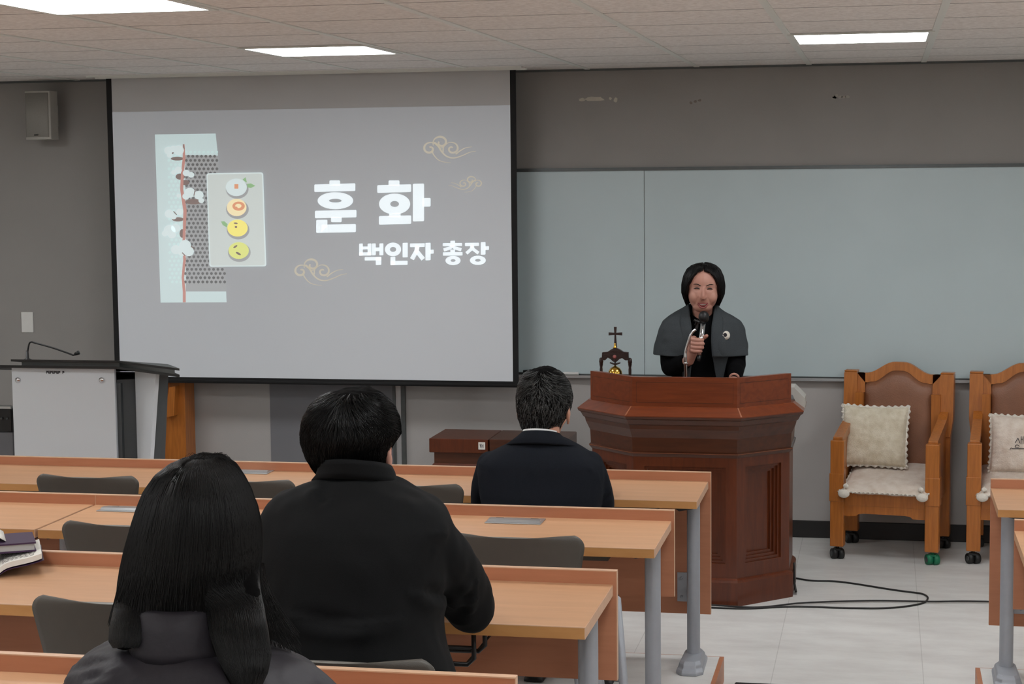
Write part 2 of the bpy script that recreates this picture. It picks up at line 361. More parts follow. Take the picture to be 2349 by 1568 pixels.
# ---------------------------------------------------------------- projection screen
SY = 9.70
sx0 = at(262, 400, SY).x; sx1 = at(1172, 400, SY).x; sz0 = at(700, 868, SY).z; bw = .032
t = thing('projection_screen', 'pull-down projection screen with black side borders showing a grey title slide', 'projection screen', ((sx0+sx1)/2, SY, sz0))
MB().box((sx0, SY, sz0), (sx1, SY+.002, CH-.01)).build('screen_fabric', 'screen', t)
MB().box((sx0-bw, SY-.001, sz0), (sx0, SY+.003, CH-.01)).box((sx1, SY-.001, sz0), (sx1+bw, SY+.003, CH-.01)).box((sx0-bw, SY-.001, sz0-.012), (sx1+bw, SY+.003, sz0)).build('black_border', 'black_cloth', t)
b = MB().tube([(sx0-.045, SY, sz0-.022), (sx1+.05, SY, sz0-.022)], .012, 12)
b.build('bottom_bar', 'black_cloth', t)
MB().box((sx0-.09, SY-.14, CH-.010), (sx1+.09, SY-.125, CH)).box((sx0-.09, SY-.02, CH-.012), (sx1+.09, SY-.008, CH)).box((sx0-.09, SY+.02, CH-.012), (sx1+.09, SY+.03, CH)).box((sx0-.09, SY-.125, CH-.004), (sx1+.09, SY-.02, CH), 1).build('ceiling_slot', ['tbar', 'ceiling'], t)
def slide_mat(name, col, es, base=(190, 192, 194)):  # projector light is put into the slide's own colour and emission
    m_, n, l, b_ = nmat(name); b_.inputs['Base Color'].default_value = lin(base); b_.inputs['Roughness'].default_value = .9
    b_.inputs['Emission Color'].default_value = lin(col); b_.inputs['Emission Strength'].default_value = es; return m_
ES = .66
SM = {'bg': slide_mat('slide_background', (124, 130, 137), .40), 'txt': slide_mat('slide_white', (238, 250, 255), ES*1.08), 'card': slide_mat('slide_card', (200, 228, 228), ES*.8),
      'hexd': slide_mat('slide_dark_hex', (110, 112, 112), .1, (150, 152, 154)), 'hexb': slide_mat('slide_grey', (165, 170, 172), ES*.5, (184, 186, 188)), 'hexl': slide_mat('slide_light_hex', (190, 225, 222), ES*.95),
      'branch': slide_mat('slide_branch', (196, 136, 126), ES*.75, (186, 152, 146)), 'brown': slide_mat('slide_brown', (130, 112, 108), ES*.5, (158, 144, 140)), 'cotton': slide_mat('slide_cotton', (216, 236, 236), ES*.9),
      'plate': slide_mat('slide_plate', (200, 212, 206), ES*.85), 'yel': slide_mat('slide_yellow', (238, 224, 120), ES*1.0, (216, 208, 136)), 'yel2': slide_mat('slide_yellow_green', (214, 220, 130), ES*.95, (200, 204, 140)),
      'cream': slide_mat('slide_cream', (244, 226, 176), ES*.95, (210, 200, 176)), 'orange': slide_mat('slide_orange', (226, 156, 116), ES*.8, (206, 160, 136)), 'green': slide_mat('slide_green', (140, 190, 130), ES*.7, (160, 188, 156)), 'gold': slide_mat('slide_gold', (206, 200, 182), ES*.6, (190, 184, 172))}
def Z3(x, y): return (330+x/3.645, 280+y/3.645)
def Z4(x, y): return (660+x/4.127, 290+y/4.127)
def S(pxy, layer): return at(pxy[0], pxy[1], SY-.0012-.0007*layer)
def fl(mb, pts, z, layer, mi=0): mb.flat([S(z(*p), layer) for p in pts], mi)
def oval(mb, cx, cy, rx, ry, z, layer, mi=0, n=28, rot=0):
    fl(mb, [(cx+rx*math.cos(2*PI*i/n)*math.cos(rot)-ry*math.sin(2*PI*i/n)*math.sin(rot), cy+rx*math.cos(2*PI*i/n)*math.sin(rot)+ry*math.sin(2*PI*i/n)*math.cos(rot)) for i in range(n)], z, layer, mi)
def ringf(mb, cx, cy, rx, ry, ix, iy, z, layer, mi=0, n=40):
    a = [S(z(cx+rx*math.cos(2*PI*i/n), cy+ry*math.sin(2*PI*i/n)), layer) for i in range(n)]
    b_ = [S(z(cx+ix*math.cos(2*PI*i/n), cy+iy*math.sin(2*PI*i/n)), layer) for i in range(n)]
    mb.add(a+b_, [(i, (i+1) % n, (i+1) % n+n, i+n) for i in range(n)], mi)
def stroke(mb, pts, wd, z, layer, mi=0):
    n = len(pts); L = []; R = []
    for i, p_ in enumerate(pts):
        a = pts[max(i-1, 0)]; b_ = pts[min(i+1, n-1)]; dx, dy = b_[0]-a[0], b_[1]-a[1]; q = math.hypot(dx, dy) or 1
        w_ = (wd[i] if hasattr(wd, '__len__') else wd)/2; L.append(S(z(p_[0]-dy/q*w_, p_[1]+dx/q*w_), layer)); R.append(S(z(p_[0]+dy/q*w_, p_[1]-dx/q*w_), layer))
    mb.add(L+R, [(i, i+1, i+1+n, i+n) for i in range(n-1)], mi)
def rrect(mb, x0, y0, x1, y1, z, layer, mi=0, sk=0, r=9):      # sk: how far the right end is lifted
    r = min(r, (x1-x0)*.3, (y1-y0)*.3); P = []
    for cx, cy, a0 in ((x1-r, y1-r, 0), (x0+r, y1-r, 90), (x0+r, y0+r, 180), (x1-r, y0+r, 270)):
        for k_ in range(4):
            a = math.radians(a0+30*k_); X, Y = cx+r*math.cos(a), cy+r*math.sin(a); P.append((X, Y-sk*(X-x0)/(x1-x0)))
    fl(mb, P, z, layer, mi)
sl = MB(); k_ = lambda x, y: (x, y)
fl(sl, [(263.5, 258), (1171, 241), (1176, 868), (283, 868)][:4], k_, 0)
p = at(264, 258, SY); p1 = at(1171, 241, SY)
sl = MB().flat([Vector((sx0, SY-.001, sz0)), Vector((sx1, SY-.001, sz0)), Vector((sx1, SY-.001, p1.z)), Vector((sx0, SY-.001, p1.z))])
slide = sl.build('projected_slide', [SM['bg']], t)
# big title
TC = [MB(), MB()]; z = Z4
for a in ((395, 510, 495, 560, 0), (252, 549, 640, 620, 11), (258, 798, 650, 868, 9), (410, 855, 510, 905, 0), (270, 884, 375, 1003, 2), (270, 930, 645, 1006, 7),
          (955, 510, 1058, 560, 0), (848, 556, 1168, 628, 9), (960, 815, 1068, 858, 0), (864, 848, 1168, 928, 7), (1185, 543, 1290, 898, 3), (1275, 677, 1352, 758, 1)):
    rrect(TC[a[0] > 800], *a[:4], z, 2, 0, a[4])
ringf(TC[0], 451, 702, 168, 80, 60, 18, z, 2); ringf(TC[1], 1012, 733, 147, 98, 42, 29, z, 2)
for b in TC: b.build('title_character', [SM['txt']], slide)
b = MB()
for a in ((676, 1109, 710, 1222), (757, 1109, 791, 1220), (700, 1137, 765, 1163), (676, 1192, 791, 1222), (797, 1108, 833, 1219), (868, 1107, 905, 1219), (830, 1146, 870, 1180), (729, 1236, 885, 1268), (834, 1236, 885, 1311),
          (1088, 1102, 1136, 1239), (973, 1234, 1018, 1311), (973, 1272, 1134, 1311), (1158, 1107, 1297, 1141), (1304, 1102, 1352, 1266), (1346, 1167, 1382, 1204),
          (1540, 1082, 1583, 1108), (1468, 1104, 1650, 1132), (1540, 1166, 1583, 1196), (1470, 1191, 1655, 1222), (1678, 1102, 1810, 1132), (1828, 1095, 1872, 1213), (1866, 1134, 1905, 1169)):
    rrect(b, *a, z, 2, 0, 2, 5)
for a in (((1226, 1130), (1218, 1180), (1176, 1255)), ((1226, 1130), (1222, 1180), (1282, 1255)), ((1560, 1125), (1540, 1148), (1477, 1168)), ((1560, 1125), (1580, 1148), (1643, 1166)), ((1745, 1122), (1738, 1160), (1692, 1200)), ((1745, 1122), (1755, 1160), (1806, 1198))):
    stroke(b, a, 40 if a[0][0] == 1226 else 30, z, 2)
for a in ((997, 1163, 76, 64, 30, 24), (1565, 1268, 71, 43, 24, 14), (1800, 1266, 75, 43, 27, 14)): ringf(b, *a, z, 2)
b.build('name_lettering', [SM['txt']], slide)
def cloud(f, s):
    b_ = MB()
    def sp(cx, cy, r, a0, turns, dr, w0, tail=()):
        pts = [(cx+(r*(1-dr*i/30))*math.cos(a0+turns*2*PI*i/30), cy+(r*(1-dr*i/30))*.9*math.sin(a0+turns*2*PI*i/30)) for i in range(31)]
        pts = list(reversed(tail))+pts if tail else pts
        stroke(b_, [f(*q) for q in pts], [max(3, w0*s*(.35+.65*min(1, i/8))*(1-.5*max(0, i-20)/20)) for i in range(len(pts))], Z4, 1)
    sp(1345, 210, 70, -.9, -1.15, .8, 20, ())
    sp(1450, 152, 78, 2.75, 1.15, .78, 20)
    sp(1555, 210, 72, -2.2, 1.2, .85, 18)
    for pts, w0 in (([(1385, 150), (1425, 185), (1460, 240), (1510, 285), (1580, 297), (1660, 272), (1720, 245), (1780, 232)], 20), ([(1590, 262), (1640, 225), (1690, 200), (1745, 192)], 14),
                    ([(1365, 225), (1380, 265), (1425, 315), (1480, 336), (1545, 343)], 13), ([(1400, 160), (1440, 200), (1470, 195), (1500, 150)], 12), ([(1470, 240), (1478, 190), (1520, 155)], 14)):
        q = [(v.x, v.y) for v in catmull([(a, c, 0) for a, c in pts], 5)]
        stroke(b_, [f(*v) for v in q], [w0*s*(1-.75*i/len(q)) for i in range(len(q))], Z4, 1)
    return b_.build('cloud_motif', [SM['gold']], slide)
cloud(lambda x, y: (x, y), 1); cloud(lambda x, y: (x-1220, y+1160), 1); cloud(lambda x, y: (1800-(x-1345)*.64, 545+(y-215)*.6), .62)
# photo of cotton branch on honeycomb card, and plate with four rice cakes
b = MB(); z = Z3; CI = ['card', 'hexb', 'hexd', 'hexl', 'branch', 'brown', 'cotton']
fl(b, [(92, 103), (600, 95), (622, 300), (640, 700), (680, 1240), (692, 1505), (140, 1508)], z, 1, 0)
fl(b, [(345, 275), (620, 280), (645, 700), (688, 1240), (690, 1415), (352, 1415)], z, 2, 1)
for r in range(33):
    for c_ in range(-5, 10):
        X = 372+c_*36.5+(r % 2)*18.3+r*.35; Y = 320+(r-3)*35*1.0
        if Y < 225 or Y > 1480: continue
        left = X < 345
        if X < 190+r*.5 or X > (612 if Y < 450 else 690-(1400-Y)*.05): continue
        light = left or Y < 280 or Y > 1415
        oval(b, X, Y, 13 if not light else 12, 13, z, 3, 3 if light else 2, 6, PI/6)
br = [(333, 185), (336, 300), (322, 430), (316, 560), (344, 740), (338, 900), (334, 1000), (340, 1150), (326, 1300), (338, 1420), (338, 1505)]
stroke(b, br, [14, 22, 24, 26, 28, 24, 22, 22, 20, 24, 24], z, 5, 4)
for X, Y, rx, ry in ((280, 305, 55, 16), (305, 455, 40, 26), (415, 665, 70, 22), (285, 812, 50, 18), (320, 930, 22, 36), (345, 505, 36, 22), (240, 245, 12, 22)): oval(b, X, Y, rx, ry, z, 4, 5, 14)
for X, Y, r in ((205, 238, 36), (245, 225, 30), (290, 235, 45), (215, 275, 24), (288, 400, 30), (250, 420, 22), (355, 425, 30), (395, 440, 26), (385, 590, 46), (352, 620, 30), (460, 610, 40), (480, 655, 24), (290, 615, 18),
                (212, 765, 38), (250, 790, 24), (300, 750, 30), (215, 905, 50), (265, 885, 38), (175, 930, 26), (235, 940, 34), (268, 1065, 42), (345, 1030, 50), (375, 1080, 44), (320, 1085, 36)):
    lay = 6+((X*7+Y) % 11)*.09; oval(b, X, Y, r, r*.92, z, lay, 6, 14)
for q in (((430, 560), (418, 615)), ((248, 745), (275, 775)), ((395, 1035), (420, 1060)), ((320, 1090), (345, 1115)), ((330, 185), (338, 225))): stroke(b, q, 8, z, 7, 5)
b.build('cotton_picture', [SM[i] for i in CI], slide)
b = MB(); CI = ['plate', 'cotton', 'cream', 'yel', 'yel2', 'orange', 'green', 'brown', 'hexb']
def quadr(pts, layer, mi, r=16):
    out = []
    for i in range(4):
        p0, p_, p2 = Vector(pts[i-1]+(0,)), Vector(pts[i]+(0,)), Vector(pts[(i+1) % 4]+(0,))
        a = p_+(p0-p_).normalized()*r; c_ = p_+(p2-p_).normalized()*r
        out += [(v.x, v.y) for v in (a, a*.3+p_*.4+c_*.3, c_)]
    fl(b, out, z, layer, mi)
quadr([(523, 428), (997, 420), (1024, 1205), (548, 1209)], 8, 1); quadr([(532, 437), (988, 429), (1013, 1197), (557, 1200)], 9, 0)
for X, Y in ((780, 560), (782, 728), (788, 900), (798, 1088)): oval(b, X, Y, 95, 80, z, 10, 8)
oval(b, 773, 545, 88, 73, z, 11, 1); oval(b, 776, 713, 82, 72, z, 11, 2); oval(b, 783, 885, 85, 71, z, 11, 3); oval(b, 793, 1073, 85, 70, z, 11, 4)
rrect(b, 757, 518, 790, 556, z, 12, 5, 0, 3); oval(b, 792, 702, 52, 38, z, 12, 5); oval(b, 790, 700, 26, 18, z, 13, 2); oval(b, 772, 716, 12, 10, z, 14, 5)
for q in ([(825, 480), (850, 460), (862, 505), (850, 500)], [(862, 515), (895, 512), (932, 532), (895, 550), (866, 545)], [(645, 830), (672, 828), (700, 852), (695, 880), (660, 860)]): fl(b, q, z, 12, 6)
for X, Y, rx, ry, ro in ((768, 845, 18, 7, .1), (770, 876, 11, 9, 0), (765, 1040, 20, 8, -.6), (790, 1098, 24, 9, .5)): oval(b, X, Y, rx, ry, z, 12, 7, 12, ro)
b.build('rice_cake_picture', [SM[i] for i in CI], slide)
# ---------------------------------------------------------------- wall speaker, switch plate
sc_ = at(100, 265, WY-.12); t = thing('wall_speaker', 'off-white box loudspeaker mounted high on the wall left of the screen', 'loudspeaker', (sc_.x, WY, sc_.z), 0)
sw, shh = .088, .138
T = Matrix.Translation((0, -.125, 0)) @ Matrix.Rotation(math.radians(-9), 4, 'Z')
outl = []
for k in range(9): a = -1+k/4; outl.append((sw*a*.98, -.055-.014*(1-a*a), 0))
outl += [(sw*.92, .03, 0), (sw*.6, .06, 0), (-sw*.6, .06, 0), (-sw*.92, .03, 0)]
b = MB(); b.prism([T @ Vector((x, y, -shh)) for x, y, _ in outl], (0, 0, 2*shh)); o = b.build('cabinet', 'offwhite', t, local=True); bevel(o, .008, 3)
gp = []
for k in range(17):
    a = -1+k/8; gp.append((sw*a*.88, -.0585-.0135*(1-a*a*.77), 0))
b = MB(); R0 = [T @ Vector((x, y, -shh*.9)) for x, y, _ in gp]; R1 = [T @ Vector((x, y, shh*.93)) for x, y, _ in gp]
b.add(R0+R1, [(i, i+1, i+18, i+17) for i in range(16)], 0, True); o = b.build('grille', 'grille', t, local=True); solid(o, .003)
b = MB(); b.box((-.012, -.078, -shh*.84), (.012, -.072, -shh*.8), T=T); b.build('badge', 'black', t, local=True)
b = MB(); b.box((-.02, -.09, -.03), (.02, -.0, .03)); b.box((-.035, -.008, -.06), (.035, 0, .06)); b.build('wall_bracket', 'offwhite', t, local=True)
a, c_ = at(49.5, 715, WY), at(78, 762, WY)
t = thing('wall_plate', 'blank off-white switch plate on the wall above the white lectern', 'switch plate', ((a.x+c_.x)/2, WY, (a.z+c_.z)/2))
o = MB().box((a.x, WY-.009, c_.z), (c_.x, WY-.0005, a.z)).build('cover', 'white', t); bevel(o, .003)
# ---------------------------------------------------------------- white lectern (multimedia desk)
LYF = 8.0
t = thing('multimedia_lectern', 'white and grey multimedia lectern with a black-edged top at the left', 'lectern', (-3.8, 8.25, 0))
M['lect'] = mat('lectern_white', (212, 218, 222), .5, var=.01, scale=2); M['lect_grey'] = mat('lectern_dark_side', (72, 76, 78), .5, var=.03)
x0, x1 = at(26, 840, LYF).x, at(262, 840, LYF).x; zt = 1.108
b = MB().box((x0, LYF, .02), (x1, LYF+.02, zt)); o = b.build('front_panel', 'lect', t); bevel(o, .002)
xw0, xw1 = at(303, 900, 8.02).x, at(357, 900, 7.85).x
b = MB().box((x0+.02, LYF+.02, .0), (x1+.02, LYF+.5, zt-.075)); b.prism([(x1-.002, LYF+.03, .0), (xw0+.0, 8.08, .0), (xw0, 8.4, .0), (x1, 8.4, .0)], (0, 0, zt-.06)); b.build('body', 'lect_grey', t)
def wing(z_, x1_): return [(xw0, 8.06, z_), (x1_, 7.86, z_), (x1_+.012, 7.875, z_), (xw0+.012, 8.08, z_)]
b = MB(); b.rings([wing(0, xw1-.11), wing(zt, xw1)], 0, False); o = b.build('side_wing', 'lect', t)
b = MB(); b.rings([[(xw0+.02, 8.1, 0), (xw1-.10, 7.9, 0), (xw1-.05, 7.94, 0), (xw0+.05, 8.14, 0)], [(xw0+.02, 8.1, zt), (xw1+.0, 7.9, zt), (xw1+.03, 7.94, zt), (xw0+.05, 8.14, zt)]], 0, False); b.build('wing_back', 'lect_grey', t)
def slab(z0, z1, mi_, g_=0, xl=-4.6):
    P = [(xl, 7.96-g_), (-3.53, 7.96-g_), (at(412, 857, 7.66).x+g_, 7.66-g_*.6), (-3.50, 8.5), (xl, 8.5)]
    return MB().prism([(x, y, z0-max(0, y-7.96)*.135+max(0, 7.96-y)*.0) for x, y in P], (0, 0, z1-z0))
slab(zt, zt+.012, 0, .0).build('lower_slab', 'black', t)
slab(zt+.012, zt+.03, 0, -.03, -4.03).build('top_core', 'alu_dark', t)
slab(zt+.030, zt+.040, 0, .0, -4.07).build('top_slab', 'black', t)
for px in (42, 234): MB().lathe(at(px, 871, LYF-.0), [(.012, -.010), (.013, -.006), (.013, .0)], 14, axis='y').build('lock', 'chrome', t)
b = MB(); p0 = at(106, 850, LYF-.001); p1 = at(148, 857, LYF-.001); n_ = 9; wd = (p1.x-p0.x)/n_
for i in range(n_):
    if i == 7: continue
    X = p0.x+wd*i; b.box((X, LYF-.0015, p1.z), (X+wd*.28, LYF, p0.z)); b.box((X+wd*.2, LYF-.0015, p1.z if i % 2 else (p0.z+p1.z)/2), (X+wd*.8, LYF, (p1.z if i % 2 else (p0.z+p1.z)/2)+.0045))
    b.box((X+wd*.55, LYF-.0015, (p0.z+p1.z)/2-.002), (X+wd*.85, LYF, p0.z))
b.build('maker_lettering', 'ink', t)
t = thing('gooseneck_microphone', 'thin black gooseneck microphone bent over on top of the white lectern', 'microphone', tuple(at(64, 816, 8.3)))
P = catmull([at(63, 818, 8.25), at(64, 803, 8.25), at(67, 788, 8.25), at(72, 784, 8.25), at(80, 786, 8.25), at(120, 797, 8.24), at(160, 811, 8.23), at(168, 814, 8.23), at(174, 811, 8.23)], 5)
base_z = zt+.003
MB().tube([Vector((P[0].x, P[0].y, base_z)), P[0]]+P[1:], .0042, 8).build('gooseneck', 'black', t)
MB().lathe((P[0].x, P[0].y, base_z), [(.022, 0), (.02, .006), (.008, .012), (.006, .05)], 14).build('mount', 'black', t)
MB().tube([at(172, 812, 8.23), at(181, 808, 8.23)], [.008, .011], 10).build('capsule', 'black', t)
# black amplifier on grey cabinet at the left edge
a, c_ = at(0, 937, 8.35), at(29, 990, 8.35)
t = thing('grey_cabinet', 'low grey cabinet behind the left end of the front desk', 'cabinet', (a.x-.2, 8.5, 0))
MB().box((a.x-.5, 8.36, 0), (c_.x, 8.85, c_.z-.002), bev=.006).build('carcass', 'wall_dark', t)
t = thing('amplifier', 'black amplifier with a pale lid on the low grey cabinet', 'amplifier', (a.x-.2, 8.5, c_.z))
MB().box((a.x-.45, 8.35, c_.z), (c_.x-.004, 8.42, a.z), bev=.003).build('case', 'black', t)
MB().box((a.x-.45, 8.35, a.z), (c_.x-.006, 8.40, a.z+.012)).build('lid', 'white', t)
b = MB()
for i in range(3): b.tube([(c_.x-.025-.03*i, 8.342, (a.z+c_.z)/2+.01), (c_.x-.025-.03*i, 8.35, (a.z+c_.z)/2+.01)], .006, 10)
b.build('control_knob', 'alu_dark', t)
# orange wooden stand behind the lectern
a, c_ = at(372, 880, 9.8), at(426, 880, 9.8)
t = thing('wooden_stand', 'orange-brown upright wooden stand against the wall behind the white lectern', 'wooden stand', ((a.x+c_.x)/2, 9.8, 0))
MB().box((a.x-.05, 9.78, 0), (c_.x, 9.93, .98), bev=.003).build('upright_board', 'throne', t)
q = [at(378, 958, 9.72), at(399, 953, 9.72), at(402, 885, 9.72), at(388, 888, 9.72)]
MB().prism(q, (0, .06, 0)).build('bracket', 'throne', t)
a = at(361, 930, 9.74)
tag(MB().box((a.x-.004, 9.735, 0), (a.x+.008, 9.75, .78)).build('white_strip', 'white'), 'thin white upright strip beside the orange wooden stand', 'strip')
# ---------------------------------------------------------------- low stepped wooden bench (plinth)
y0 = 9.30
a, m_, c_ = at(984, 1005, y0), at(1120, 1010, y0), at(1297, 1010, y0); zt_ = a.z; zb = at(984, 1037, y0).z
for nm, X0, X1, lbl in ((0, a.x, m_.x-.002, 'reddish brown low wooden plinth with a white tag beneath the screen'), (1, m_.x+.002, c_.x, 'darker brown low wooden plinth half hidden behind the man in the navy suit')):
    t = thing('wooden_plinth', lbl, 'plinth', ((X0+X1)/2, y0+.17, 0))
    MB().box((X0, y0+(.012 if nm else 0), zb), (X1, y0+.36, zt_), bev=.003).build('top_block', 'podium' if not nm else 'podium_dark', t)
    e = .022
    MB().box((X0+e, y0+e, zb-.06), (X1-e*.3, y0+.34, zb)).build('neck', 'podium_dark', t)
    b = MB(); b.rings([[(X0+o_, y0+o_, z_), (X1-o_*.2, y0+o_, z_), (X1-o_*.2, y0+.36-o_, z_), (X0+o_, y0+.36-o_, z_)] for z_, o_ in ((0, 0), (zb-.09, 0), (zb-.075, .006), (zb-.06, .02))], 0, False)
    b.build('base', 'podium', t)
    if nm == 0:
        q0, q1 = at(1097, 1014, y0-.004), at(1113, 1031, y0-.004)
        tg = MB().box((q0.x, y0-.004, q1.z), (q1.x, y0-.0003, q0.z), bev=.001).build('white_tag', 'paper', t)
        b = MB(); cx, cz = (q0.x+q1.x)/2, (q0.z+q1.z)/2
        for u0, v0, u1, v1 in ((-.011, .004, .001, .007), (-.008, -.008, -.005, .004), (-.004, -.006, .002, -.003), (.006, -.01, .009, .009), (.001, -.001, .006, .002), (-.011, .009, .0, .011)): b.box((cx+u0, y0-.005, cz+v0), (cx+u1, y0-.004, cz+v1))
        b.build('mark', 'ink', tg)
# ---------------------------------------------------------------- carved podium
PXC, PYF = -.893, 8.305; hw0, hw1, dpt = .242, .475, .56
def outline(o_, z_):      # footprint grown by o_
    k2 = .4142
    a_ = hw0+o_*k2; w1 = hw1+o_; yf = PYF-o_; yw = PYF+(hw1-hw0)-o_*k2; yb = PYF+dpt
    return [Vector((PXC+x, y, z_)) for x, y in ((-a_, yf), (a_, yf), (w1, yw), (w1, yb), (-w1, yb), (-w1, yw))]
t = thing('carved_podium', 'large red-brown carved wooden podium in front of the whiteboard', 'podium', (PXC, PYF+.25, 0))
b = MB(); b.rings([outline(o_, z_) for z_, o_ in ((0, .012), (.11, .012), (.12, .008), (.128, -.004))], 0, False); b.build('plinth_base', 'podium', t)
def recessed(mb, A, B, z0, z1, mx, mz0, mz1, steps=4, ins=.013, dep=.011):
    A = Vector(A); B = Vector(B); L = (B-A).length; d = (B-A)/L; nrm = Vector((d.y, -d.x, 0))
    if nrm.y > 0: nrm = -nrm
    def Rq(u0, u1, v0, v1, dd): return [A+d*u+Vector((0, 0, v))-nrm*dd for u, v in ((u0, v0), (u1, v0), (u1, v1), (u0, v1))]
    levels = [Rq(0, L, z0, z1, 0), Rq(mx, L-mx, z0+mz0, z1-mz1, 0)]; dd = 0
    for k in range(steps):
        dd += dep; q = mx+ins*k; levels.append(Rq(q, L-q, z0+mz0+ins*k, z1-mz1-ins*k, dd)); q += ins
        levels.append(Rq(q, L-q, z0+mz0+ins*(k+1), z1-mz1-ins*(k+1), dd))
    for i in range(len(levels)-1):
        mb.add(levels[i]+levels[i+1], [(j, (j+1) % 4, (j+1) % 4+4, j+4) for j in range(4)], 0)
    mb.add(levels[-1], [(0, 1, 2, 3)], 0)
b = MB(); q = outline(-.006, 0); z0, z1 = .12, .70
b.add([p_+Vector((0, 0, z_)) for z_ in (z0, z1) for p_ in q], [(2, 3, 9, 8), (3, 4, 10, 9), (4, 5, 11, 10)], 0)
for i, j in ((5, 0), (0, 1), (1, 2)): recessed(b, q[i], q[j], z0, z1, .052, .075, .055)
b.build('panelled_body', 'podium', t)
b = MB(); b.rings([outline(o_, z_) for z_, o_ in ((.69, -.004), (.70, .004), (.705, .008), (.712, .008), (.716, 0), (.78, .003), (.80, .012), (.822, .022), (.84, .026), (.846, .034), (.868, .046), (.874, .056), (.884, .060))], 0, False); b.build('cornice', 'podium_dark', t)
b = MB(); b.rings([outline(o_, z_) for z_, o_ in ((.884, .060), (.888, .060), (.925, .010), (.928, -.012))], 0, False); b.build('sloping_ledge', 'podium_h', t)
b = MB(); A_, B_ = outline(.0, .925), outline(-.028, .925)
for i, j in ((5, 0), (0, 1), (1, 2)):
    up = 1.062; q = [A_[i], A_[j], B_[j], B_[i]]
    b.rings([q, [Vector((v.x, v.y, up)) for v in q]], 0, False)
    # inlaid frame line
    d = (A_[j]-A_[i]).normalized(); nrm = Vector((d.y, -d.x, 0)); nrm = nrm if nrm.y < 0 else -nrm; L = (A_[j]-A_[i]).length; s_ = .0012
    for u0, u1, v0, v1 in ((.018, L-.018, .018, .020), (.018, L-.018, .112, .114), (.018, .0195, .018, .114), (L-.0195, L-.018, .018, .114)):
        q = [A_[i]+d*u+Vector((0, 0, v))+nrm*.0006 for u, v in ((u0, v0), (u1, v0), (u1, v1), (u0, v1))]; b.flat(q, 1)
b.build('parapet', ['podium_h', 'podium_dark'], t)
b = MB()
for i in (0, 1):
    p0, p1 = outline(.0595, .889)[i], outline(.010, .9255)[i]; e = Vector((.004, 0, 0))
    b.flat([p0-e+Vector((0, -.001, .001)), p0+e+Vector((0, -.001, .001)), p1+e*.6+Vector((0, -.001, .001)), p1-e*.6+Vector((0, -.001, .001))])
p0, p1 = outline(.0085, .708), outline(.0085, .7095)
for i, j in ((5, 0), (0, 1), (1, 2)): b.flat([p0[i], p0[j], p1[j], p1[i]])
b.build('joint_line', 'inlay', t)
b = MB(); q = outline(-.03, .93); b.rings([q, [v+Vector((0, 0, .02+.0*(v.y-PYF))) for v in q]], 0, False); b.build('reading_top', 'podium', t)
a = at(1835, 935, 8.72)
tag(MB().prism([(PXC+.462, 8.62, .951), (PXC+.462, 8.62, .985), (PXC+.485, 8.62, .985), (PXC+.535, 8.62, .90+.035), (PXC+.535, 8.62, .888), (PXC+.50, 8.62, .9), (PXC+.478, 8.62, .951)], (0, .16, 0)).build('tissue_packet', 'offwhite'), 'pale grey paper packet sticking out at the right shoulder of the podium', 'paper packet')
# bell stand with a cross
BY = 8.78; c0 = at(1411, 820, BY); bz = .953
t = thing('bell_stand', 'dark carved bell stand topped with a cross, on the left of the podium', 'bell stand', (c0.x, BY, bz))
X = lambda px: at(px, 820, BY).x
Zp = lambda py: at(1411, py, BY).z
b = MB()
for s_, px in ((-1, 1379), (1, 1445)):
    o = MB().lathe((X(px), BY, 0), [(.014, bz), (.014, bz+.012), (.008, bz+.018), (.0085, bz+.03), (.0065, bz+.05), (.0075, bz+.09), (.006, Zp(842)), (.009, Zp(836)), (.009, Zp(832)), (.011, Zp(830)), (.009, Zp(822)), (.004, Zp(820))], 12).build('post', 'darkwood', t)
P = [(1380, 826), (1381, 808), (1393, 807), (1402, 801), (1407, 799), (1415, 799), (1420, 801), (1430, 807), (1441, 808), (1442, 826), (1434, 826), (1427, 821), (1421, 823), (1415, 829), (1411, 831), (1406, 829), (1400, 823), (1394, 820), (1388, 826)]
q = [at(x, y, BY-.012) for x, y in P]
o = MB().prism(q, (0, .024, 0)).build('carved_beam', 'darkwood', t); bevel(o, .002)
MB().lathe(tuple(at(1410, 818, BY-.013)), [(.0, -.004), (.008, -.004), (.010, 0)], 16, axis='y').build('medallion', 'lips', t)
P = [(1408.5, 797), (1409.5, 768), (1396, 769), (1396, 762), (1409, 763), (1408, 749.5), (1414.5, 749.5), (1413.5, 763), (1427, 762), (1427, 769), (1413, 768), (1415, 797)]
o = MB().prism([at(x, y, BY-.004) for x, y in P], (0, .008, 0)).build('cross', 'darkwood', t); bevel(o, .001)
MB().lathe((c0.x, BY, Zp(798)), [(.010, 0), (.010, .004), (.006, .008), (.0055, .022), (.003, .026)], 12).build('cross_socket', 'brass', t)
zt3 = Zp(838)
MB().lathe((c0.x, BY, zt3-.076), [(.036, -.02), (.039, -.012), (.037, .0), (.036, .03), (.033, .048), (.023, .064), (.008, .072), (.004, .076)], 24).build('bell', 'brass', t)
MB().tube([(c0.x, BY, zt3-.004), (c0.x, BY, Zp(829))], .004, 8).tube([(c0.x-.026, BY, zt3+.014), (c0.x, BY, zt3+.006), (c0.x+.026, BY, zt3+.014)], [.003, .006, .003], 8).build('hanger', 'darkwood', t)
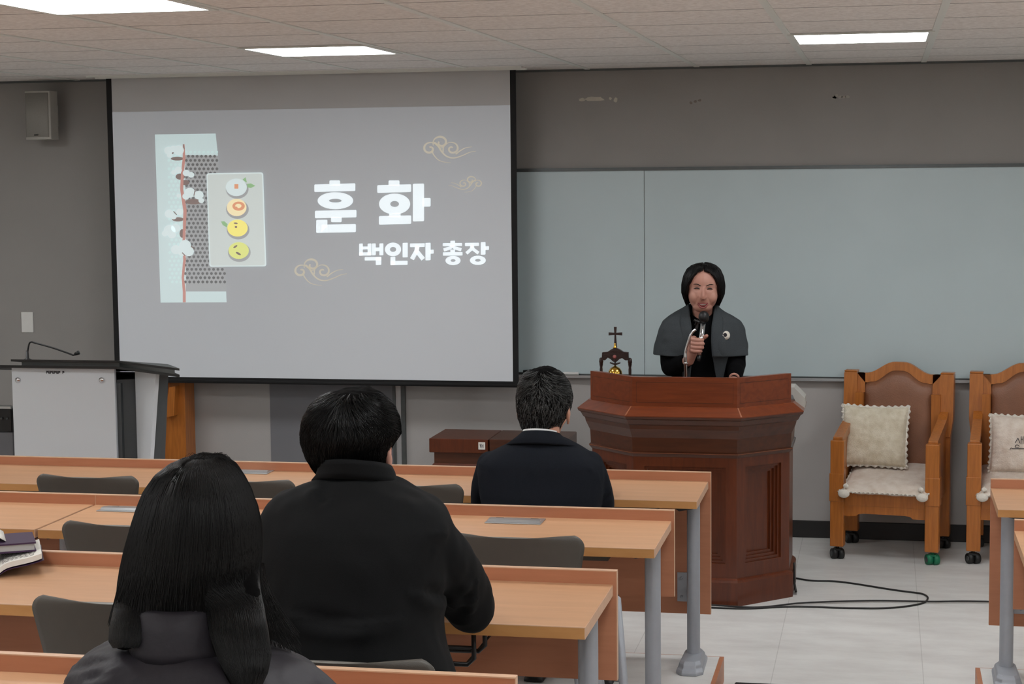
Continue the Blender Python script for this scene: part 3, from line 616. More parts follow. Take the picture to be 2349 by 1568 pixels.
# microphone stand on podium
MY = 8.70
t = thing('microphone_stand', 'chrome bent microphone arm rising from the podium, with a black clip', 'microphone stand', (at(1573, 860, MY).x, MY, .953))
P = catmull([Vector((at(1573, 862, MY).x, MY, .955)), at(1573, 850, MY), at(1572, 820, MY), at(1574, 800, MY), at(1580, 780, MY), at(1585, 767, MY), at(1590, 760, MY), at(1596, 755, MY)], 5)
MB().tube(P, [.0085 if i < 12 else .0068 for i in range(len(P))], 12).build('bent_arm', 'chrome', t)
MB().lathe(tuple(at(1573, 833, MY)), [(.0095, -.006), (.0105, -.004), (.0105, .004), (.0095, .006)], 14).build('collar', 'chrome', t)
MB().tube(catmull([at(1595, 757, MY), at(1599, 748, MY), at(1598, 738, MY), at(1592, 733, MY)], 4), .006, 8).tube([at(1596, 745, MY), at(1600, 735, MY-.01), at(1604, 740, MY-.02)], .007, 8).build('clip', 'black', t)
# ---------------------------------------------------------------- throne chairs
def throne():
    t = thing('altar_armchair', 'x', 'armchair', (0, 0, 0), 0)
    W = .272; lw = .066
    for s_ in (-1, 1):
        x0_, x1_ = (-W-.004, -W+lw) if s_ < 0 else (W-lw, W+.004)
        o = MB().box((x0_, 0, .068), (x1_, .06, .62)).build('front_leg', 'throne', t, local=True); bevel(o, .004)
        o = MB().box((x0_, .43, .068), (x1_, .485, .60)).build('rear_leg', 'throne', t, local=True); bevel(o, .004)
        o = MB().box((x0_-.004*(s_ < 0), -.004, .305), (x1_+.004*(s_ > 0), .064, .45)).build('leg_block', 'throne', t, local=True); bevel(o, .003)
        xo = (x0_+x1_)/2
        b = MB(); b.prism([(xo-.024, .02, .60), (xo-.024, .02, .635), (xo-.024, .36, .70), (xo-.024, .44, .735), (xo-.024, .44, .66)], (.048, 0, 0)); o = b.build('armrest', 'throne', t, local=True); bevel(o, .005)
        o = MB().box((xo-.012, .05, .30), (xo+.012, .45, .635)).build('side_panel', 'throne', t, local=True)
        b = MB(); q = lambda z_, i_: [(x0_+i_+.012*s_, .42+(z_-.6)*.1, z_), (x1_-i_+.012*s_, .42+(z_-.6)*.1, z_), (x1_-i_+.012*s_, .485+(z_-.6)*.1, z_), (x0_+i_+.012*s_, .485+(z_-.6)*.1, z_)]
        b.rings([q(.60, .012), (q(.66, .004)), q(.69, 0), q(.922, 0), q(.928, .004)], 0, False); b.build('back_post', 'throne', t, local=True)
        xx = xo+.012*s_
        MB().box((xx-.035, .452, .928), (xx+.035, .52, .936), bev=.003).build('post_cap', 'throne', t, local=True)
    o = MB().box((-W+lw, .01, .285), (W-lw, .05, .352)).build('seat_rail', 'throne', t, local=True); bevel(o, .003)
    P = [(x, z-.038) for x, z in ((-W+lw, .33), (W-lw, .33), (W-lw, .268), (W-lw-.06, .268), (W-lw-.075, .28), (W-lw-.10, .284), (-W+lw+.10, .284), (-W+lw+.075, .28), (-W+lw+.06, .268), (-W+lw, .268))]
    o = MB().prism([(x, .012, z) for x, z in P], (0, .022, 0)).build('shaped_apron', 'throne', t, local=True); bevel(o, .002)
    MB().prism([(-W+lw-.01, y, z) for y, z in ((.03, .30), (.03, .335), (.46, .405), (.46, .35))], (2*(W-lw)+.02, 0, 0)).build('seat', 'leather', t, local=True)
    # arched back frame and leather panel
    def arch(x): u = abs(x)/.205; return .985-.062*(1-math.cos(min(1, max(0, (u-.12)/.72))*PI))/2
    n = 24; xs_ = [-.222+.444*i/n for i in range(n+1)]
    top = [(x, arch(x)) for x in xs_]
    bk = lambda x, z_, y: Vector((x, y+(z_-.6)*.1, z_))
    inner = [(x*.80, arch(x)-.045 if abs(x) < .2 else arch(x)-.05) for x in xs_]
    b = MB(); F = [bk(x, z_, .432) for x, z_ in top]+[bk(x, z_, .432) for x, z_ in inner]; Bk = [bk(x, z_, .462) for x, z_ in top]+[bk(x, z_, .462) for x, z_ in inner]
    V = F+Bk; N = 2*(n+1); fs = []
    for i in range(n): fs += [(i, i+1, i+1+n+1, i+n+1), (N+i, N+i+n+1, N+i+n+2, N+i+1), (i, N+i, N+i+1, i+1), (i+n+1, i+n+2, N+i+n+2, N+i+n+1)]
    b.add(V, fs, 0)
    for s_ in (-1, 1):
        xa, xb = sorted((s_*.222, s_*.1776)); b.box((xa, .432-.02, .40), (xb, .462, inner[0][1]-.05))
        b.add([bk(x, z_, y) for x in (xa, xb) for y in (.432, .462) for z_ in (.40, top[0][1])], [(0, 1, 3, 2), (4, 6, 7, 5), (0, 4, 5, 1), (2, 3, 7, 6), (0, 2, 6, 4), (1, 5, 7, 3)], 0)
    b.build('back_frame', 'throne', t, local=True)
    G = []; nz_ = 14; b = MB()
    for j in range(nz_+1):
        for i in range(n+1):
            x = -.178+.356*i/n; zt2 = inner[i][1]+.001; z_ = .40+(zt2-.40)*j/nz_; e = min(1, 5.5*min(i/n, 1-i/n, j/nz_, 1-j/nz_)); G.append(bk(x, z_, .447-.024*math.sqrt(max(0, e*(2-e)))))
    b.add(G, [(j*(n+1)+i, j*(n+1)+i+1, (j+1)*(n+1)+i+1, (j+1)*(n+1)+i) for j in range(nz_) for i in range(n)], 0, True)
    MBb = b.build('back_pad', 'leather', t, local=True); solid(MBb, .01, 1)
    for k, (sx_, sy_) in enumerate(((-1, 0), (1, 0), (-1, 1), (1, 1))):
        x = sx_*(W-.03); y = .03+.425*sy_; m_ = 'rubber'
        b = MB(); b.tube([(x-.026, y-.012, .027), (x-.006, y+.002, .027)], .027, 18); b.tube([(x+.006, y-.004, .027), (x+.026, y+.010, .027)], .027, 18); b.tube([(x-.028, y-.0135, .027), (x-.0265, y-.0125, .027)], .014, 14, 1); b.box((x-.02, y-.018, .045), (x+.02, y+.018, .055)); b.tube([(x, y, .05), (x, y, .07)], .01, 10)
        c_ = b.build('caster', [m_, 'alu_dark'], t, local=True)
    return t
def cushion(w_, h_, d_, ruffle, seedv, mats, name_label, cat, loc, rx, rz, N=44, lace=.012):
    t = thing(cat.replace(' ', '_'), name_label, cat, loc, rz); rng = random.Random(seedv)
    def P(u, v, side):
        U = math.copysign(abs(u)**.92, u); Vv = math.copysign(abs(v)**.92, v)
        e = max(0, 1-abs(u)**3.2)*max(0, 1-abs(v)**3.2); th = d_*e**.5
        pin = 1-.05*(1-abs(u*v))
        x, z_ = U*w_*(1-.05*(1-v*v)), Vv*h_*(1-.05*(1-u*u))
        wr = noise.noise(Vector((x*22+seedv, z_*22, side)))*.007*(.25+max(abs(u), abs(v))**3)+noise.noise(Vector((x*60, z_*60, side+seedv)))*.0025
        # gathered folds running in from the ruffled edge
        if ruffle: wr += .005*math.sin(v*38+noise.noise(Vector((u*3, v*9, 1)))*3)*max(0, abs(u)-.6)/.4+.005*math.sin(u*34+noise.noise(Vector((v*3, u*9, 5)))*3)*max(0, abs(v)-.7)/.3
        return Vector((x, side*(th+wr*(e**.3)), z_))
    b = MB(); g_ = [[P(-1+2*i/N, -1+2*j/N, s_) for i in range(N+1) for j in range(N+1)] for s_ in (-1, 1)]
    for k, G in enumerate(g_):
        b.add(G, [(i*(N+1)+j, (i+1)*(N+1)+j, (i+1)*(N+1)+j+1, i*(N+1)+j+1) for i in range(N) for j in range(N)], 0, True)
    Rm = Matrix.Rotation(rx, 4, 'X'); b.v = [Rm @ p_ for p_ in b.v]
    b.build('cover', mats[0], t, local=True)
    # frilled border
    b = MB(); per = [(-1+2*i/60, -1) for i in range(60)]+[(1, -1+2*i/60) for i in range(60)]+[(1-2*i/60, 1) for i in range(60)]+[(-1, 1-2*i/60) for i in range(60)]
    A = []; B = []
    for i, (u, v) in enumerate(per):
        p0 = P(u, v, 1); p0.y = 0; out = Vector((u if abs(u) > .999 else 0, 0, v if abs(v) > .999 else 0)); out.normalize()
        wob = (.75+.35*math.sin(i*1.05)); A.append(p0-out*.006); B.append(p0+out*lace*wob+Vector((0, .005*math.sin(i*2.1), 0)))
    n_ = len(per); b.add(A+B, [(i, (i+1) % n_, (i+1) % n_+n_, i+n_) for i in range(n_)], 0, True); b.v = [Rm @ p_ for p_ in b.v]
    o = b.build('frilled_edge', mats[1], t, local=True); solid(o, .003, 0)
    return t
th = throne(); th.location = (.0135, 9.36, 0); th.rotation_euler = (0, 0, math.radians(-9)); th['label'] = 'brown leather armchair on casters, nearer the podium, holding a plain cream pillow'
th2 = dup(th, (.70, 9.36, 0), math.radians(-5), 'second brown leather armchair at the right edge, partly behind the right desk', 'matching altar armchairs'); th['group'] = 'matching altar armchairs'
cs = sorted([o for o in th.children if o.name.startswith('caster')], key=lambda o: o.name)
cs[1].data = cs[1].data.copy(); cs[1].data.materials[0] = M['green']; cs[1]['label'] = 'green caster'
def in_throne(root, p_): return Matrix.Translation(root.location) @ Matrix.Rotation(root.rotation_euler.z, 4, 'Z') @ Vector(p_)
p = in_throne(th, (-.095, .27, .612)); cushion(.172, .160, .05, True, 3, ('cushion', 'lace'), 'square plain cream pillow with ruffled edge leaning on the nearer armchair back', 'throw pillow', p, math.radians(-16), math.radians(-9))
p = in_throne(th2, (-.01, .27, .585)); t = cushion(.165, .150, .05, True, 9, ('cushion2', 'lace'), 'pinkish cream pillow with dark stitched lettering on the right armchair', 'throw pillow', p, math.radians(-16), math.radians(-7))
# stitched letters on the second pillow
b = MB(); Rm = Matrix.Rotation(math.radians(-16), 4, 'X')
def st(pts, r=.0016): b.tube([Rm @ Vector((x, -.056, z_)) for x, z_ in pts], r, 6)
st([(-.035, .0), (-.022, .025)]); st([(-.022, .025), (-.012, .0)]); st([(-.006, .035), (-.006, -.005)]); st([(-.006, .02), (.002, .02)]); st([(.004, .035), (.004, -.005)])
for k in range(10): pass
st([(-.025+.010*math.cos(a*.7), -.018+.008*math.sin(a*.7)) for a in range(9)])
st([(-.06, -.036), (-.054, -.026), (-.05, -.03), (-.02, -.03), (0, -.028), (.03, -.03)]); st([(.012, .03), (.02, .01), (.032, .0)])
b.build('stitched_lettering', 'ink', t, local=True)
for root, lbl, sd in ((th, 'quilted cream seat cushion with tassels on the nearer armchair seat', 5), (th2, 'quilted cream seat cushion on the right armchair seat', 6)):
    p = in_throne(root, (0, .195, .405)); t = cushion(.222, .240, .034, False, sd, ('cushion2', 'lace'), lbl, 'seat cushion', p, math.radians(90+10), root.rotation_euler.z, 36, .010)
    for s_ in (-1, 1):
        b = MB(); b.tube([(s_*.19, -.20, .0), (s_*.195, -.226, -.008), (s_*.196, -.232, -.03)], .003, 6); b.ell((s_*.198, -.238, -.05), (.03, .018, .022)); b.ell((s_*.19, -.224, -.012), (.014, .01, .012))
        b.build('tassel', 'lace', t, local=True)
# ---------------------------------------------------------------- desks
def desk(pz):
    t = thing('lecture_desk', 'x', 'desk', (0, 0, 0))
    L = 2.0                                            # origin: right end of the front panel, at platform level; desk runs to -x
    o = MB().box((-L+.002, -.015, pz), (0, .003, .733)).build('modesty_panel', ['panel'], t, local=True)
    MB().box((-L+.002, -.0155, .733), (0, .0035, .7355)).box((0, -.015, pz), (.0015, .003, .7355)).build('panel_edge', 'edge_light', t, local=True)
    MB().box((-L+.002, -.455, .672), (-.010, -.015, .700), 0).build('tabletop', 'top', t, local=True)
    MB().box((-L+.002, -.4575, .672), (-.010, -.455, .699)).box((-.0100, -.4575, .672), (-.0085, -.015, .6990), 1).box((-L+.002, -.4576, .6985), (-.0085, -.4535, .7004), 1).build('edge_band', ['edge', 'edge_light'], t, local=True)
    for x in (-.055, -L+.06):
        b = MB(); b.tube([(x, -.13, .028), (x, -.13, .672)], .0255, 20, cap=False); b.build('leg', 'steel', t, local=True)
        b = MB()
        pts = lambda s_, z_: [(x+.052*s_*a, -.165+.145*s_*c_, z_) for a, c_ in ((-.55, -1), (.55, -1), (1, -.78), (.92, .7), (.6, 1), (-.6, 1), (-.92, .7), (-1, -.78))]
        b.rings([pts(1, 0), pts(1, .012), pts(.95, .018), pts(.86, .022), pts(.82, .036), pts(.70, .046)], 0, False); o = b.build('foot', 'steel', t, local=True); bevel(o, .003)
        s_ = -1 if x > -1 else 1; z_ = pz+.05
        b = MB()
        if pz > .3: z_ = None
        if z_ is not None: b.box((x+.0*s_ if s_ > 0 else x-.075, -.022, z_), (x+.075 if s_ > 0 else x, -.016, z_+.115)); b.box((x-.004, -.13, z_+.02), (x+.004, -.02, z_+.09))
        for zz in ((z_+.02, z_+.095) if z_ is not None else ()): b.tube([(x+s_*.058, -.028, zz), (x+s_*.058, -.02, zz)], .006, 8)
        if z_ is not None: b.build('panel_bracket', 'steel', t, local=True)
        b = MB(); b.box((min(x, x+s_*.09), -.16, .632), (max(x, x+s_*.09), -.10, .671)); b.tube([(x, -.17, .625), (x+s_*.05, -.17, .615), (x+s_*.08, -.17, .635)], .008, 8)
        b.build('leg_mount', 'black', t, local=True)
    b = MB(); b.box((-L+.15, -.12, .585), (-.20, -.02, .665)); b.build('cable_tray', 'shell', t, local=True)
    return t
def wire_rack(parent_loc, xa, xb, lbl):
    t = thing('book_rack', lbl, 'book rack', parent_loc)
    b = MB(); z1, z0 = .668, .59
    P = catmull([(xa, -.40, z1), (xa, -.40, z0+.02), (xa-.02*0, -.40, z0), (xb, -.40, z0), (xb, -.40, z0+.02), (xb, -.40, z1)], 2)
    for y_ in (-.42, -.30): b.tube([(xa, y_, z1), (xa, y_, z0+.015), (xa+.015, y_, z0), (xb-.015, y_, z0), (xb, y_, z0+.015), (xb, y_, z1)], .006, 8)
    b.tube([(xa, -.42, z0+.04), (xb, -.42, z0+.04)], .005, 8)
    for i in range(4): x = xa+.02+(xb-xa-.04)*i/3; b.tube([(x, -.42, z0), (x, -.12, z0)], .003, 6)
    b.build('wire_frame', 'black', t, local=True); return t
XE = -.655
proto = desk(.17); proto2 = desk(.452)
names = ['front row', 'second row', 'third row', 'fourth row, nearest the camera,']
DL = {(0, 0): 'beech desk of the front row, right end, before the podium', (0, 1): 'beech desk of the front row, left part, before the white lectern',
      (1, 0): 'beech desk of the second row, right end, with a silver socket strip', (1, 1): 'beech desk of the second row at the left edge, left of the table joint',
      (2, 0): 'beech desk of the third row where the man in black leans', (2, 1): 'beech desk of the third row with the open books at the left edge',
      (3, 0): 'nearest beech desk at the bottom of the photo', (3, 1): 'nearest beech desk at the bottom left corner'}
D2 = {0: 'beech desk right of the aisle in the front row', 1: 'beech desk right of the aisle in the second row, at the photo edge'}
first = True
for i, (y, z) in enumerate(ROWS):
    for s_ in (0, 1):
        loc = (XE-2.0*s_, y-.003, z)
        if first: proto.location = loc; proto['label'] = DL[(0, 0)]; proto['group'] = 'beech lecture desks'; first = False
        elif i == 1 and s_ == 0: proto2.location = loc; proto2['label'] = DL[(1, 0)]; proto2['group'] = 'beech lecture desks'
        else: dup(proto if i == 0 else proto2, loc, 0, DL[(i, s_)], 'beech lecture desks')
    if i < 2:
        dup(proto if i == 0 else proto2, (.405+2.0, y-.003, z), 0, D2[i], 'beech lecture desks')
wire_rack((XE, ROWS[2][0], ROWS[2][1]), -.72, -.28, 'black wire book rack under the third row desk beside the man in black')
# silver socket strips
def socket(px, py, z, lbl, proto_=[None]):
    p_ = atz(px, py, z)
    if proto_[0] is None:
        t = thing('socket_strip', lbl, 'socket strip', p_, 0, 'silver desk socket strips')
        o = MB().box((-.092, -.048, 0), (.092, .048, .003)).build('plate', 'alu', t, local=True); bevel(o, .0015)
        b = MB(); b.prism([(-.085, -.03, .003), (-.085, -.022, .009), (-.085, .0, .010), (-.085, .006, .003)], (.17, 0, 0)); b.build('flap', 'alu', t, local=True)
        b = MB(); b.box((-.07, .018, .003), (-.045, .036, .0045)); b.box((.045, .018, .003), (.07, .036, .0045)); b.build('socket', 'alu_dark', t, local=True)
        proto_[0] = t; return t
    return dup(proto_[0], p_, 0, lbl)
socket(1182, 1195, .8855, 'silver socket strip on the second row desk, right of the man in black')
socket(572, 1082, .8005, 'silver socket strip on the front row desk, between the woman and the man in black')
socket(292, 1168, .8855, 'silver socket strip on the second row desk, left of the long-haired woman')
# ---------------------------------------------------------------- student chairs
def chair():
    t = thing('student_chair', 'x', 'chair', (0, 0, 0))
    n, m_ = 28, 30
    # back shell: local, back of chair at y=0, seat towards +y
    def prof(j): v = j/m_; return v
    def corner(v, hw, r):      # half width at height v measured from the top edge
        d_ = v
        return hw if d_ > r else hw-r+math.sqrt(max(0, r*r-(r-d_)**2))
    G = []; zt2, zb2 = .815, .50
    for j in range(m_+1):
        q = (j/m_)**1.6; z_ = zt2-(zt2-zb2)*q; hw = .205-.055*q; h_ = corner(zt2-z_, hw, .032)
        for i in range(n+1):
            u = -1+2*i/n; G.append(Vector((u*h_, .012-.035*(1-u*u)+.07*(q)**1.0*0.6, z_)))
    b = MB(); b.add(G, [(j*(n+1)+i, j*(n+1)+i+1, (j+1)*(n+1)+i+1, (j+1)*(n+1)+i) for j in range(m_) for i in range(n)], 0, True)
    o = b.build('back_shell', ['shell', 'shell_rim'], t, local=True); s2 = solid(o, .012, 0); o.modifiers['t'].material_offset_rim = 1
    def ov(s_, z_): return [(.205*s_*math.copysign(abs(math.cos(a))**.5, math.cos(a)), .225+.2*s_*math.copysign(abs(math.sin(a))**.5, math.sin(a)), z_) for a in [2*PI*k/28 for k in range(28)]]
    b = MB(); b.rings([ov(.9, .43), ov(1, .437), ov(1, .447), ov(.95, .452), ov(.4, .446)], 0, True); b.build('seat', 'shell', t, local=True)
    for s_ in (-1, 1):
        MB().tube([(s_*.14, .08, .43), (s_*.148, .03, .48), (s_*.145, .022, .60)], .011, 10).build('back_support', 'steel', t, local=True)
        MB().tube([(s_*.16, .10, .43), (s_*.235, .0, .0)], .011, 10).build('leg', 'steel', t, local=True)
        MB().tube([(s_*.16, .38, .43), (s_*.215, .44, .0)], .011, 10).build('leg', 'steel', t, local=True)
    return t
ch = chair(); G_ = 'grey shell student chairs'; ch['group'] = G_
ch.location = (-2.862, 6.15, .10); ch['label'] = 'empty dark grey shell chair in the front row, leftmost, before the white lectern'
for x, y, z, lbl in ((-2.262, 6.15, .10, 'dark grey shell chair in the front row between the woman and man in black'), (-1.642, 6.15, .10, 'dark grey shell chair in the front row, left of the navy suit'),
                     (-1.18, 6.195, .10, 'shell chair under the man in the navy suit, hidden behind his back'),
                     (-2.165, 4.9, .185, 'empty dark grey shell chair in the second row, left, touching the long hair'), (-1.008, 4.9, .185, 'empty dark grey shell chair in the second row, right of the man in black'),
                     (-1.645, 3.66, .27, 'large empty dark grey shell chair in the third row at the left, before the woman'), (-1.03, 3.28, .27, 'shell chair in the third row on which the man in black sits'),
                     (-1.00, 2.12, .355, 'shell chair under the long-haired woman')):
    dup(ch, (x, y, z), 0, lbl, G_)
p0, p1 = at(1414, 1372, 5.15), at(1431, 1575, 5.05)
d_ = (p1-p0); pb = p0+d_*((.185-p0.z)/d_.z)
tag(MB().tube([pb, p0, p0+Vector((-.012, 0, .006))], .0135, 12).build('metal_tube', 'steel'), 'light grey metal tube standing behind the end of the third row desk', 'metal tube')
# ---------------------------------------------------------------- books at the left edge of the third row
Zd = .9705
def wpage(cx, cy, w_, d2, th_, rz, lift, lbl, bend=.03, cover='purple', text=True, z0=Zd):
    t = thing('open_book', lbl, 'book', (cx, cy, z0), rz)
    n = 14
    def surf(th2, off):
        G = []
        for i in range(2*n+1):
            u = -1+i/n; G.append((u*w_, (1-math.exp(-abs(u)*6))*bend*(1-.55*abs(u))+lift*max(0, u)**2*.9+off))
        return G
    b = MB(); up = surf(0, th_); lo = surf(0, .002); V = []
    for (x, z1), (_, z2) in zip(up, lo):
        for y_ in (-d2, d2): V += [(x, y_, z1), (x, y_, min(z2, z1-.002))]
    F = []
    for i in range(2*n): a_ = i*4; F += [(a_, a_+2, a_+6, a_+4), (a_+1, a_+5, a_+7, a_+3), (a_, a_+4, a_+5, a_+1), (a_+2, a_+3, a_+7, a_+6)]
    F += [(0, 1, 3, 2), (8*n, 8*n+2, 8*n+3, 8*n+1)]
    b.add(V, F, 0, False); b.build('page_block', 'paper', t, local=True)
    b = MB()
    if text:
        rg = random.Random(4)
        for s_ in (-1, 1):
            for r in range(13):
                y_ = d2*.84-r*d2*1.68/12; x = .12
                while x < .86:
                    l_ = rg.uniform(.03, .09); xa, xb = x, min(.88, x+l_)
                    def zz(u): u *= s_; return (1-math.exp(-abs(u)*6))*bend*(1-.55*abs(u))+lift*max(0, u)**2*.9+th_+.0008
                    q = [(s_*xa*w_, y_, zz(xa)), (s_*xb*w_, y_, zz(xb)), (s_*xb*w_, y_+.0042, zz(xb)), (s_*xa*w_, y_+.0042, zz(xa))]; b.flat(q); x += l_+rg.uniform(.02, .06)
        b.build('printed_text', 'ink', t, local=True)
    b = MB(); cv = surf(0, .0); V = []
    for x, z1 in cv:
        for y_ in (-d2-.006, d2+.006): V += [(x*1.04, y_, max(z1-.001, 0.001)), (x*1.04, y_, max(z1-.001, 0.001)-.001)]
    b.add(V, F, 0, False); b.build('cover', cover, t, local=True)
    return t
a = atz(40, 1318, Zd)
wpage(a.x-.085, a.y+.05, .115, .10, .016, math.radians(28), .03, 'open book with printed columns lying lowest at the left edge of the third row desk')
# closed purple book and folded sheet on top
t = thing('closed_book', 'closed purple-edged book lying across the open book at the left edge', 'book', (a.x-.10, a.y+.07, Zd+.052), math.radians(30))
MB().box((-.10, -.07, .003), (.10, .07, .022)).build('page_block', 'wall_low', t, local=True)
MB().box((-.104, -.074, 0), (.104, .074, .004)).box((-.104, -.074, .021), (.104, .074, .025)).box((-.104, -.074, 0), (-.1, .074, .025)).build('cover', 'purple', t, local=True)
b = MB(); n = 12; V = []
for i in range(n+1):
    u = i/n; V += [(-.10+.15*u, -.07, .001+.032*math.sin(u*PI)*(1 if u > .3 else .9)), (-.10+.15*u, .07, .001+.032*math.sin(u*PI))]
b.add(V, [(2*i, 2*i+1, 2*i+3, 2*i+2) for i in range(n)], 0, True)
o = b.build('folded_paper', 'paper'); o.location = (a.x-.13, a.y+.08, Zd+.079); o.rotation_euler = (0, 0, math.radians(30)); solid(o, .0015)
tag(o, 'white curled sheet of paper on top of the books at the left edge', 'paper sheet')
# ---------------------------------------------------------------- cables and mat on floor
def cab(px, r=.0045): return [atz(1600+x/3.136, 1080+y/3.136, r) for x, y in px]
P = catmull(cab([(640, 755), (700, 768), (820, 787), (950, 790), (1030, 796), (1150, 812), (1400, 852), (1560, 873), (1610, 880), (1645, 895), (1657, 913), (1640, 938), (1590, 957), (1450, 978), (1300, 986), (1150, 985), (1000, 982), (850, 976), (700, 974), (560, 978), (400, 987), (300, 988), (180, 984), (40, 978)]), 6)
tag(MB().tube(P, .0045, 8).build('audio_cable', 'rubber'), 'black cable looping out over the floor right of the podium', 'cable')
P = catmull(cab([(2300, 950), (2085, 944), (1900, 941), (1700, 944), (1500, 940), (1300, 937), (1100, 940), (900, 947), (760, 953), (660, 962), (580, 972), (480, 982), (380, 985), (240, 978), (60, 966)]), 6)
P = [v+Vector((0, 0, .004)) for v in P]
tag(MB().tube(P, .0042, 8).build('audio_cable', 'rubber'), 'black cable running straight across the floor to the right desk', 'cable')
P = catmull([Vector((PXC+.49, 8.60, .15)), Vector((PXC+.492, 8.6, .05)), Vector((PXC+.50, 8.59, .012)), cab([(690, 762)])[0]], 5)
tag(MB().tube(P, .005, 8).build('power_cord', 'rubber'), 'short dark cord hanging down the podium right side', 'cord')
a = atz(1686, 1563, .012)
t = MB().box((a.x, a.y-.9, 0), (a.x+.42, a.y, .012), bev=.004).build('floor_mat', 'rubber'); tag(t, 'black floor mat edge at the bottom of the aisle', 'mat')
# ================================================================ people
def fuse(mb, name, mats, parent, vox=.008, smooth=6, disp=None, fac=.5):
    me = mb.mesh('tmp'); o = bpy.data.objects.new('tmp', me); C.objects.link(o)
    r = o.modifiers.new('r', 'REMESH'); r.mode = 'VOXEL'; r.voxel_size = vox; r.use_smooth_shade = True
    s_ = o.modifiers.new('s', 'SMOOTH'); s_.iterations = smooth; s_.factor = fac
    dg = bpy.context.evaluated_depsgraph_get(); m2 = bpy.data.meshes.new_from_object(o.evaluated_get(dg)); bpy.data.objects.remove(o)
    if disp:
        nrm = [v.normal.copy() for v in m2.vertices]
        for v, n_ in zip(m2.vertices, nrm): v.co = disp(v.co.copy(), n_)
    inv = WM[parent.name].inverted() if parent is not None else Matrix.Identity(4)
    m2.transform(inv); m2.name = name
    for p_ in m2.polygons: p_.use_smooth = True
    for m_ in (mats if isinstance(mats, (list, tuple)) else [mats]): m2.materials.append(M[m_])
    o = bpy.data.objects.new(name, m2); C.objects.link(o); o.parent = parent; WM[o.name] = WM[parent.name] if parent is not None else Matrix.Identity(4)
    return o
def strands(A, r0, r1, name, mats, parent, midx=None):
    """A: N x K x 3 points of hair strands -> one mesh of thin three-sided tubes"""
    A = np.asarray(A, float); N, K, _ = A.shape
    inv = np.array(WM[parent.name].inverted()); A = A @ inv[:3, :3].T+inv[:3, 3]
    t = np.gradient(A, axis=1); t /= np.linalg.norm(t, axis=2, keepdims=True)+1e-9
    a = np.cross(t, np.array([.31, .77, .55])); a /= np.linalg.norm(a, axis=2, keepdims=True)+1e-9; b = np.cross(t, a)
    rad = np.linspace(r0, r1, K)[None, :, None]*(.8+.4*np.random.RandomState(3).rand(N, 1, 1))
    V = np.stack([A+rad*(a*math.cos(q)+b*math.sin(q)) for q in (0, 2.094, 4.189)], 2).reshape(-1, 3)
    i = np.arange(N)[:, None, None]*K*3; k = np.arange(K-1)[None, :, None]*3; s_ = np.arange(3)[None, None, :]; s2 = (s_+1) % 3
    F = np.stack([i+k+s_, i+k+s2, i+k+3+s2, i+k+3+s_], -1).reshape(-1, 4)
    me = bpy.data.meshes.new(name); me.vertices.add(len(V)); me.vertices.foreach_set('co', V.ravel())
    me.loops.add(F.size); me.loops.foreach_set('vertex_index', F.ravel().astype(np.int32)); me.polygons.add(len(F))
    me.polygons.foreach_set('loop_start', np.arange(len(F))*4); me.polygons.foreach_set('loop_total', np.full(len(F), 4)); me.polygons.foreach_set('use_smooth', np.ones(len(F), bool))
    if midx is not None: me.polygons.foreach_set('material_index', np.repeat(np.asarray(midx, np.int32), (K-1)*3))
    me.update(calc_edges=True); me.validate()
    for m_ in (mats if isinstance(mats, (list, tuple)) else [mats]): me.materials.append(M[m_])
    o = bpy.data.objects.new(name, me); C.objects.link(o); o.parent = parent; WM[o.name] = WM[parent.name]; return o
def interp(tab, x):
    if x <= tab[0][0]: return tab[0][1:]
    for p_, q in zip(tab, tab[1:]):
        if x <= q[0]:
            t = (x-p_[0])/(q[0]-p_[0]); t = t*t*(3-2*t)*.35+t*.65
            return tuple(a+(b-a)*t for a, b in zip(p_[1:], q[1:]))
    return tab[-1][1:]
def pring(py, xl, xr, Y, bb, bf, n=40, ex=1.0, dz=0):
    L, R_ = at(xl, py, Y), at(xr, py, Y); c = (L+R_)/2; a = (R_.x-L.x)/2; out = []
    for k in range(n):
        q = 2*PI*k/n; cs_, sn = math.cos(q), math.sin(q)
        x = math.copysign(abs(cs_)**ex, cs_)*a; y = math.copysign(abs(sn)**ex, sn)*(bf if sn > 0 else bb)
        out.append(Vector((c.x+x, Y+y, c.z)))
    return out
def stack(mb, tab, n=40, ex=1.0, sub=3, mi=0):
    rows = []
    for p_, q in zip(tab, tab[1:]):
        for j in range(sub):
            t = j/sub; rows.append(tuple(a+(b-a)*t for a, b in zip(p_, q)))
    rows.append(tab[-1]); return mb.rings([pring(*r, n=n, ex=ex) for r in rows], mi)
def limb(mb, pts, rs, seg=16, k=6, squash=None):
    P = catmull(pts, k); R_ = []
    for i in range(len(P)): u = i/k; j = min(int(u), len(rs)-2); R_.append(rs[j]+(rs[j+1]-rs[j])*(u-j))
    mb.tube(P, R_, seg, squash=squash)
    for p_, r in ((P[0], R_[0]), (P[-1], R_[-1])): mb.ell(p_, (r, r, r), 0, 14, 10)
    return mb
